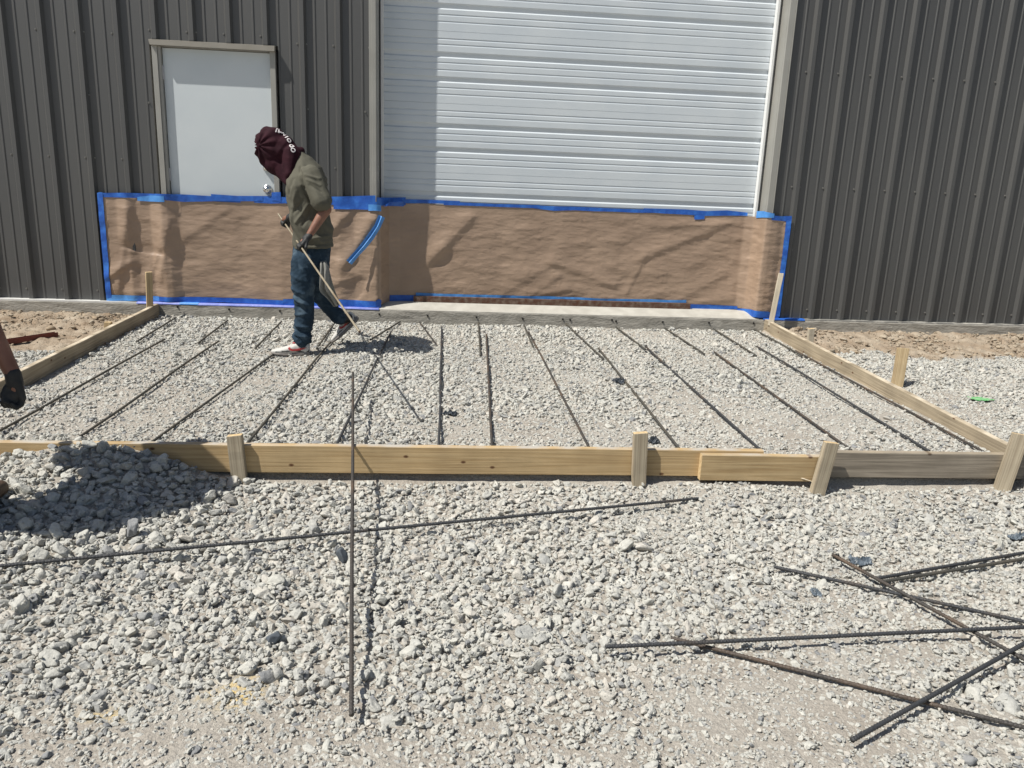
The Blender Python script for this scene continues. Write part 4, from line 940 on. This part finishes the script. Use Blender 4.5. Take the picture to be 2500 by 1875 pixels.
# ---- the walking worker
YC = 5.95
W = empty('person', Vector((atY(770, 850, YC)[0], YC, -.19)))
tag(W, 'stooping worker in maroon head wrap, khaki T-shirt and jeans walking with a thin bar', 'person')
near, far = 5.80, 6.12
shN, shF = P(764, 428, near), P(752, 424, far); elN, elF = P(796, 510, 5.74), P(742, 505, 6.24)
neck, head = P(722, 392, YC), P(672, 362, YC); chest = P(742, 470, YC); belly = P(752, 545, YC); pel = P(757, 618, YC)
EB = V3(2.68, 4.088, .302); HN = P(733, 600, 5.68); rod = (HN-EB).normalized()
TIP = EB+rod*2.72
def onrod(px):
    best = None
    for k in range(400):
        q = EB+rod*(1.2+k*.004); d_ = q-Vector(CAM); u2 = 1250+FPX*d_.dot(Vector(RT))/d_.dot(Vector(FW))
        if best is None or abs(u2-px) < best[0]: best = (abs(u2-px), q)
    return best[1]
GN = onrod(735); GFp = onrod(695)
wrN = GN+V3(.050, .030, .075); wrF = GFp+V3(.070, -.060, .060)
hipN, hipF = P(757, 640, 5.87), P(765, 640, 6.03)
knN, knF = P(738, 722, 5.83), P(786, 728, 6.07); anN, anF = P(740, 822, 5.83), P(830, 782, 6.12)
mb = MB()
cap(mb, P(668, 345, YC), P(682, 385, YC), .088, .075, sq=(.86, 1.05)); cap(mb, P(690, 380, YC), chest, .050, .080)
for a_, b_, r0, r1 in ((neck, shN, .04, .04), (neck, shF, .04, .04), (shN, elN, .050, .042), (elN, wrN, .043, .026), (shF, elF, .050, .042), (elF, wrF, .043, .026), (wrN, GN+V3(.01, .01, .03), .026, .024), (wrF, GFp+V3(.005, -.02, .03), .026, .024)): cap(mb, a_, b_, r0, r1)
cap(mb, chest, belly, .125, .120, sq=(1.25, .9)); cap(mb, belly, pel, .120, .120, sq=(1.2, .95))
for a_, b_, r0, r1 in ((hipN, knN, .078, .052), (knN, anN, .052, .036), (hipF, knF, .078, .052), (knF, anF, .052, .036)): cap(mb, a_, b_, r0, r1)
h0 = P(757, 852, 5.84); h0.z = hm(h0.x, h0.y)-.012; t0 = P(678, 855, 5.80); t0.z = h0.z+.006; t0 = h0+(t0-h0).normalized()*.285
t1 = Vector(atZ(815, 833, -.165)); t1.z = hm(t1.x, t1.y)-.006; h1 = P(880, 778, t1.y+.04); h1 = t1+(h1-t1).normalized()*.285
cap(mb, anN, h0.lerp(t0, .22)+V3(0, 0, .055), .034, .030); cap(mb, h0.lerp(t0, .22)+V3(0, 0, .050), h0.lerp(t0, .75)+V3(0, 0, .032), .028, .018)
u1 = V3(-.62, -.05, .78); cap(mb, anF, h1.lerp(t1, .22)+u1*.055, .034, .030); cap(mb, h1.lerp(t1, .22)+u1*.05, h1.lerp(t1, .75)+u1*.032, .028, .018)
organic('body', mb, M_skin, W, .012, 4)
# T-shirt
mb = MB(); ydir = V3(0, 1, 0)
def ringpx(x0_, y0_, x1_, y1_, hw, Y=YC):
    a_, b_ = P(x0_, y0_, Y), P(x1_, y1_, Y); return ((a_+b_)/2, (b_-a_)/2, ydir*hw)
loft(mb, [ringpx(712, 388, 738, 368, .050), ringpx(706, 412, 760, 384, .105), ringpx(702, 445, 782, 410, .185), ringpx(701, 468, 793, 436, .215), ringpx(702, 495, 797, 478, .200), ringpx(704, 528, 803, 522, .185), ringpx(712, 562, 810, 560, .185), ringpx(715, 590, 815, 588, .190), ringpx(718, 606, 816, 604, .193)], 32, 2.3)
def sleeve(mb, sh, el, r0, r1, ln=.78):
    e = sh.lerp(el, ln); cap(mb, sh, e, r0, r1, 16)
sleeve(mb, P(757, 430, 5.77), P(793, 503, 5.70), .080, .080, .82); sleeve(mb, P(745, 430, 6.12), P(748, 500, 6.20), .082, .074, .7)
def seg_folds(segs, Y):
    out = []
    for (x0_, y0_, x1_, y1_, w_, a_) in segs: out.append((P(580+x0_/2.675, 280+y0_/2.675, Y), P(580+x1_/2.675, 280+y1_/2.675, Y), w_, a_))
    return out
def press(p, segs):
    h = 0
    for A_, B_, w_, a_ in segs:
        ax_, az_ = B_.x-A_.x, B_.z-A_.z; L2 = ax_*ax_+az_*az_; t_ = ((p.x-A_.x)*ax_+(p.z-A_.z)*az_)/L2; tc_ = max(0, min(1, t_))
        dx_, dz_ = p.x-(A_.x+ax_*tc_), p.z-(A_.z+az_*tc_); d2_ = dx_*dx_+dz_*dz_
        h += a_*math.exp(-d2_/(w_*w_))*(.35+.65*math.sin(math.pi*min(1, max(0, .12+.76*tc_))))
    return h
SF = seg_folds([(415, 350, 450, 480, .010, -.016), (450, 480, 490, 570, .010, -.014), (470, 395, 555, 420, .010, .010), (480, 425, 565, 460, .009, .009), (500, 460, 570, 500, .009, -.009), (400, 500, 380, 600, .013, .010), (470, 590, 400, 700, .012, .013), (500, 610, 440, 720, .010, -.010),
                (440, 560, 380, 640, .010, -.010), (370, 640, 360, 740, .013, .010), (540, 640, 500, 720, .012, .012), (470, 810, 600, 790, .012, .012), (480, 845, 610, 840, .010, -.010), (560, 700, 620, 780, .012, .011), (380, 420, 350, 520, .012, -.010), (500, 740, 560, 800, .010, -.010)], 5.85)
JF = seg_folds([(360, 1040, 430, 1075, .012, .008), (355, 1130, 450, 1165, .012, .013), (360, 1165, 460, 1205, .010, -.012), (370, 1195, 480, 1240, .012, .014), (380, 1240, 480, 1265, .010, -.010), (385, 1300, 470, 1290, .011, .010), (370, 1365, 470, 1380, .011, .013), (365, 1395, 480, 1415, .010, -.012), (365, 1425, 480, 1445, .010, .012),
                (440, 1000, 500, 1130, .014, .010), (540, 1200, 600, 1260, .012, .012), (570, 1260, 660, 1250, .011, .012), (590, 1290, 690, 1275, .010, -.010), (400, 900, 410, 1010, .012, -.008), (480, 900, 500, 990, .012, .008)], 5.85)
def sfold(p, n_):
    q = p-Vector(W.location); d1 = mn.noise(V3(q.x*9+q.z*6, q.y*3, q.z*2.2-q.x*3.5)); d2 = mn.noise(V3(q.x*22+q.z*15+9, q.y*6, q.z*5-q.x*8)); d3 = mn.noise(V3(q.x*3, q.y*3+4, q.z*24-q.x*9))
    low = max(0, 1-abs(q.z-.72)/.16)
    return .018*d1+.010*d2+.012*low*d3-.002+press(p, SF)
organic('t_shirt', mb, M_shirt, W, .006, 4, sfold)
# jeans
mb = MB()
loft(mb, [ringpx(717, 596, 808, 596, .150), ringpx(716, 620, 806, 622, .165), ringpx(714, 648, 800, 652, .172), ringpx(716, 668, 796, 672, .155)], 28, 2.2)
def leg(pts_):
    for (a_, ra), (b_, rb) in zip(pts_[:-1], pts_[1:]): cap(mb, a_, b_, ra, rb, 16)
leg([(P(745, 640, 5.86), .102), (P(741, 680, 5.85), .094), (P(741, 722, 5.84), .078), (P(744, 770, 5.84), .070), (P(738, 812, 5.84), .068), (P(738, 826, 5.84), .070)])
leg([(P(770, 645, 6.03), .100), (P(781, 690, 6.05), .086), (P(790, 728, 6.07), .073), (P(813, 758, 6.10), .062), (P(826, 773, 6.11), .062)])
cap(mb, P(790, 612, YC), P(788, 650, YC), .075, .07, sq=(1.7, .7))
def jfold(p, n_):
    q = p-Vector(W.location); d1 = mn.noise(V3(q.x*7, q.y*7, q.z*15+q.x*13)); d2 = mn.noise(V3(q.x*14+4, q.y*12, q.z*34-q.x*12)); low = max(0, min(1, (.32-q.z)/.3))
    return (.004+.010*low)*(1-abs(d1)*2.3)+.003*(1-abs(d2)*2)-.004+press(p, JF)
organic('jeans', mb, M_jean, W, .0065, 4, jfold)
# head wrap: a T-shirt pulled over the head, gathered at the brow, hanging to a point on the chest
mb = MB()
Hd = lambda x_, y_, dy=0: P(x_, y_, YC+dy)
cap(mb, Hd(664, 350), Hd(672, 368), .118, .118, sq=(.88, 1)); cap(mb, Hd(652, 372), Hd(660, 388), .085, .075, sq=(.85, 1)); cap(mb, Hd(692, 366), Hd(712, 380), .108, .075, sq=(1.0, 1)); cap(mb, Hd(672, 398), Hd(694, 408), .085, .080, sq=(1.0, 1))
cap(mb, Hd(690, 408), Hd(701, 447, -.10), .085, .016, sq=(1.15, 1)); cap(mb, Hd(712, 385, -.02), Hd(706, 425, -.10), .085, .035, sq=(1.25, 1)); cap(mb, Hd(722, 376), Hd(735, 368), .060, .026, sq=(1.5, 1)); cap(mb, Hd(716, 396), Hd(704, 430, -.02), .055, .03, sq=(2.2, 1))
cap(mb, Hd(634, 350), Hd(621, 336, -.02), .020, .007); cap(mb, Hd(634, 372), Hd(628, 386, -.02), .016, .007); cap(mb, Hd(640, 352), Hd(636, 372), .040, .032)
def hfold(p, n_):
    q = p-Hd(636, 356); an = math.atan2(q.z, q.x); r_ = q.length
    w_ = math.exp(-(r_/.16)**2); return .010*w_*math.sin(an*11+q.y*14)+.006*(1-abs(mn.noise(V3(q.x*9, q.y*9, q.z*9)))*2)*(1-w_)-.002
hood = organic('head_wrap', mb, M_hood, W, .007, 3, hfold)
# white block letters printed along the crown
dgv = bpy.context.evaluated_depsgraph_get()
lets = 'JANIODO'; pos = [(674.5, 318), (682, 321.5), (693, 328), (700, 335), (706, 342.5), (712, 356), (716, 366)]
ang_ = [-8, -22, -35, -42, -50, -58, -62]
from mathutils.bvhtree import BVHTree
bvh = BVHTree.FromPolygons([v_.co[:] for v_ in hood.data.vertices], [p_.vertices[:] for p_ in hood.data.polygons])
for ch, (lx, ly), an in zip(lets, pos, ang_):
    tc_ = bpy.data.curves.new('letter', 'FONT'); tc_.body = ch; tc_.size = .043 if ch != 'I' else .040; tc_.extrude = .0012; tc_.offset = .0018; tc_.align_x = 'CENTER'; tc_.align_y = 'CENTER'
    to = bpy.data.objects.new('tmp', tc_); COL.objects.link(to); bpy.context.view_layer.update()
    lm_ = bpy.data.meshes.new_from_object(to.evaluated_get(bpy.context.evaluated_depsgraph_get())); bpy.data.objects.remove(to); lm_.name = 'printed_letter'
    d_ = Vector(ray(lx, ly)).normalized(); hit = bvh.ray_cast(Vector(CAM), d_)
    if hit[0] is None: hit = bvh.find_nearest(P(lx, ly, YC-.1))
    n_ = hit[1].normalized(); a2 = math.radians(an); xa = (Vector(RT)*math.cos(a2)+Vector(UP)*math.sin(a2)); xa = (xa-n_*xa.dot(n_)).normalized(); ya = n_.cross(xa)
    # the word reads from the far side, so each letter stands on its head here
    Mx = Matrix(((-xa.x, -ya.x, n_.x, 0), (-xa.y, -ya.y, n_.y, 0), (-xa.z, -ya.z, n_.z, 0), (0, 0, 0, 1)))
    base_ = hit[0]
    for v_ in lm_.vertices:
        w_ = base_+Mx @ v_.co; fn = bvh.find_nearest(w_); v_.co = fn[0]+fn[1]*(.0022+v_.co.z)
    lm_.materials.clear(); lm_.materials.append(M_ltr); lo = bpy.data.objects.new('printed_letter', lm_); link(lo, hood)
# gloves
mb = MB(); hand(mb, wrN, GN, -rod, V3(.3, -1, .2), s=1.05); organic('glove', mb, M_glove, W, .0045, 2, lambda p, n_: .001*mn.noise(p*60))
mb = MB(); hand(mb, wrF, GFp, -rod, V3(-.6, -.4, .6), s=1.05); organic('glove', mb, M_glove, W, .0045, 2, lambda p, n_: .001*mn.noise(p*60))
# shoes
zf = -.185
shoe(W, h0, t0, (0, 0, 1))
shoe(W, h1, t1, (-.62, -.05, .78))
mb = MB(); cap(mb, anN, h0.lerp(t0, .2)+V3(0, 0, .07), .036, .036); mb.obj('sock', M_black, W, smooth=True); mb = MB(); cap(mb, anF, h1.lerp(t1, .2)+V3(-.03, 0, .06), .036, .036); mb.obj('sock', M_black, W, smooth=True)
# the bar in his hands
o = rebar(EB, TIP, M_rebt, 'pale thin bar held in both gloved hands of the walking worker', None, r=.0058, seed=5)
mb = MB(); mb.tube([EB-rod*.004, EB-rod*.0005], .0066, 10); q = mb.obj('bar_end', M_rust, None); q.parent = o; q.matrix_parent_inverse = Matrix.Translation(-o.location)
# towel hanging from the rear pocket
def towel(rows, m):
    nA = 15; v = []; f = []
    for (xa_, ya_, xb_, yb_, Y_) in rows:
        for k in range(nA):
            t_ = k/(nA-1); p = P(xa_+(xb_-xa_)*t_, ya_+(yb_-ya_)*t_, Y_); v.append(p+V3(0, -.016*math.sin(t_*11+ya_*.02)-.01*mn.noise(V3(t_*4, ya_*.03, 0)), 0))
    for i in range(len(rows)-1):
        for k in range(nA-1): f.append((i*nA+k, i*nA+k+1, (i+1)*nA+k+1, (i+1)*nA+k))
    o = meshobj('towel', v, f, m, smooth=True, loc=v[0]); s1 = o.modifiers.new('thick', 'SOLIDIFY'); s1.thickness = .005; ss_ = o.modifiers.new('sub', 'SUBSURF'); ss_.levels = 1; ss_.render_levels = 1; return o
o = towel([(783, 637, 794, 637, 5.82), (783, 650, 802, 648, 5.79), (782, 675, 806, 668, 5.77), (780, 700, 812, 690, 5.77), (781, 714, 818, 708, 5.78), (794, 722, 824, 722, 5.80), (805, 736, 829, 734, 5.82), (816, 750, 829, 746, 5.84)], M_rag)
tag(o, 'crumpled grey towel hanging from the back pocket of the walking worker', 'towel')

# ---- second worker, mostly outside the left edge: forearm, black glove and boot show
T2 = Vector((.055, -.20, .035))
def shift(mb, d=None):
    mb.v = [tuple(Vector(p)+(d or T2)) for p in mb.v]
W2 = empty('person', Vector((1.00, 3.10, -.33)))
tag(W2, 'worker cut off by the left edge, bare forearm and black glove reaching down', 'person', None)
sh2 = V3(1.15, 3.33, .955); el2 = V3(1.205, 3.36, .66); wr2 = V3(1.395, 3.28, .250); 
shl = V3(.86, 3.38, .985); ell = V3(.78, 3.42, .70); wrl = V3(.86, 3.62, .52)
mb = MB(); cap(mb, V3(1.05, 3.53, 1.07), V3(1.05, 3.58, 1.01), .095, .085); cap(mb, V3(1.05, 3.47, 1.00), V3(1.05, 3.3, .90), .058, .09)
for a_, b_, r0, r1 in ((sh2, el2, .052, .047), (el2, wr2, .050, .031), (shl, ell, .052, .045), (ell, wrl, .045, .030), (V3(1.05, 3.36, .98), sh2, .07, .06), (V3(1.05, 3.36, .98), shl, .07, .06), (wr2, wr2+V3(.01, 0, -.07), .030, .028)): cap(mb, a_, b_, r0, r1)
cap(mb, V3(1.05, 3.34, .92), V3(1.03, 3.12, .56), .14, .14, sq=(1, 1.2), ref=(0, 1, 0))
for sx in (-1, 1):
    hx = 1.03+sx*.09; cap(mb, V3(hx, 3.08, .50), V3(hx+sx*.03, 3.16, .10), .085, .058); cap(mb, V3(hx+sx*.03, 3.16, .10), V3(hx+sx*.03, 3.08, -.25), .058, .042)
shift(mb); organic('body', mb, M_skin, W2, .014, 4)
mb = MB(); cap(mb, V3(1.05, 3.36, .97), V3(1.03, 3.12, .55), .165, .165, sq=(1, 1.25)); cap(mb, V3(1.04, 3.36, .99), sh2, .09, .085); cap(mb, V3(1.04, 3.36, .99), shl, .09, .085); cap(mb, sh2, sh2.lerp(el2, .78), .082, .078); cap(mb, shl, shl.lerp(ell, .78), .082, .078)
shift(mb); organic('t_shirt', mb, M_blk, W2, .011, 3, lambda p, n_: .010*(1-abs(mn.noise(p*7))*2)-.004)
mb = MB(); cap(mb, V3(1.03, 3.11, .56), V3(1.03, 3.09, .48), .165, .165, sq=(1, 1.2))
for sx in (-1, 1): hx = 1.03+sx*.09; cap(mb, V3(hx, 3.08, .48), V3(hx+sx*.03, 3.16, .08), .105, .090); cap(mb, V3(hx+sx*.03, 3.16, .08), V3(hx+sx*.03, 3.09, -.22), .090, .075)
shift(mb); organic('trousers', mb, M_short, W2, .012, 3, lambda p, n_: .008*(1-abs(mn.noise(p*9))*2)-.003)
mb = MB(); cap(mb, V3(1.05, 3.53, 1.11), V3(1.05, 3.59, 1.08), .102, .095); cap(mb, V3(1.05, 3.62, 1.08), V3(1.05, 3.73, 1.00), .075, .06, sq=(1, .3), ref=(1, 0, 0)); shift(mb); organic('cap', mb, M_blk, W2, .009, 3)
for sx in (-1, 1):
    hx = 1.03+sx*.12; zg = hm(hx, 3.1)-.01 if sx < 0 else hm(1.2, 3.12)-.012; dxx = .04 if sx > 0 else 0
    mb = MB(); loft(mb, [(V3(hx+dxx+ox*.0, 3.00+yy, zg+hh/2), V3(ww, 0, 0), V3(0, 0, hh/2)) for yy, ww, hh, ox in ((-.03, .025, .08, 0), (.0, .042, .14, 0), (.08, .046, .15, 0), (.13, .048, .11, 0), (.20, .052, .085, 0), (.27, .046, .07, 0), (.31, .02, .05, 0))], 18, 2.6)
    cap(mb, V3(hx+dxx, 3.05, zg+.10), V3(hx+.0, 3.08, zg+.18), .046, .050); shift(mb, V3(.05, -.02, 0)); organic('boot', mb, M_boot, W2, .008, 3)
# glove: a loose fist hanging down, fingers curled in, thumb along the side
mb = MB(); w0 = wr2+V3(0, 0, -.035); cap(mb, w0+V3(0, 0, .045), w0+V3(.004, 0, .0), .036, .037)
for k in (-1.5, -.5, .5, 1.5):
    b0 = w0+V3(.004, 0, .01)+V3(.012*k, -.006*k, 0); b1 = w0+V3(.008, -.003, -.062)+V3(.021*k, -.009*k, -.003*abs(k)); cap(mb, b0, b1, .020, .0165)
    b2 = b1+V3(-.002, -.010, -.030); b3 = b2+V3(-.014, -.024, -.010); b4 = b3+V3(-.012, -.004, .022); cap(mb, b1, b2, .0125, .012, 8); cap(mb, b2, b3, .012, .0112, 8); cap(mb, b3, b4, .0112, .010, 8)
cap(mb, w0+V3(0, -.014, -.05), w0+V3(.0, -.018, -.092), .024, .020); cap(mb, w0+V3(-.022, -.020, -.045), w0+V3(-.012, -.022, -.085), .018, .016); t_0 = w0+V3(-.026, -.018, -.018); t_1 = t_0+V3(-.010, -.018, -.032); t_2 = t_1+V3(.012, -.014, -.028); cap(mb, t_0, t_1, .016, .014, 8); cap(mb, t_1, t_2, .014, .012, 8)
mb.v = [tuple(w0+(Vector(q_)-w0)*.84) for q_ in mb.v]; shift(mb); organic('glove', mb, M_glove, W2, .0055, 2)
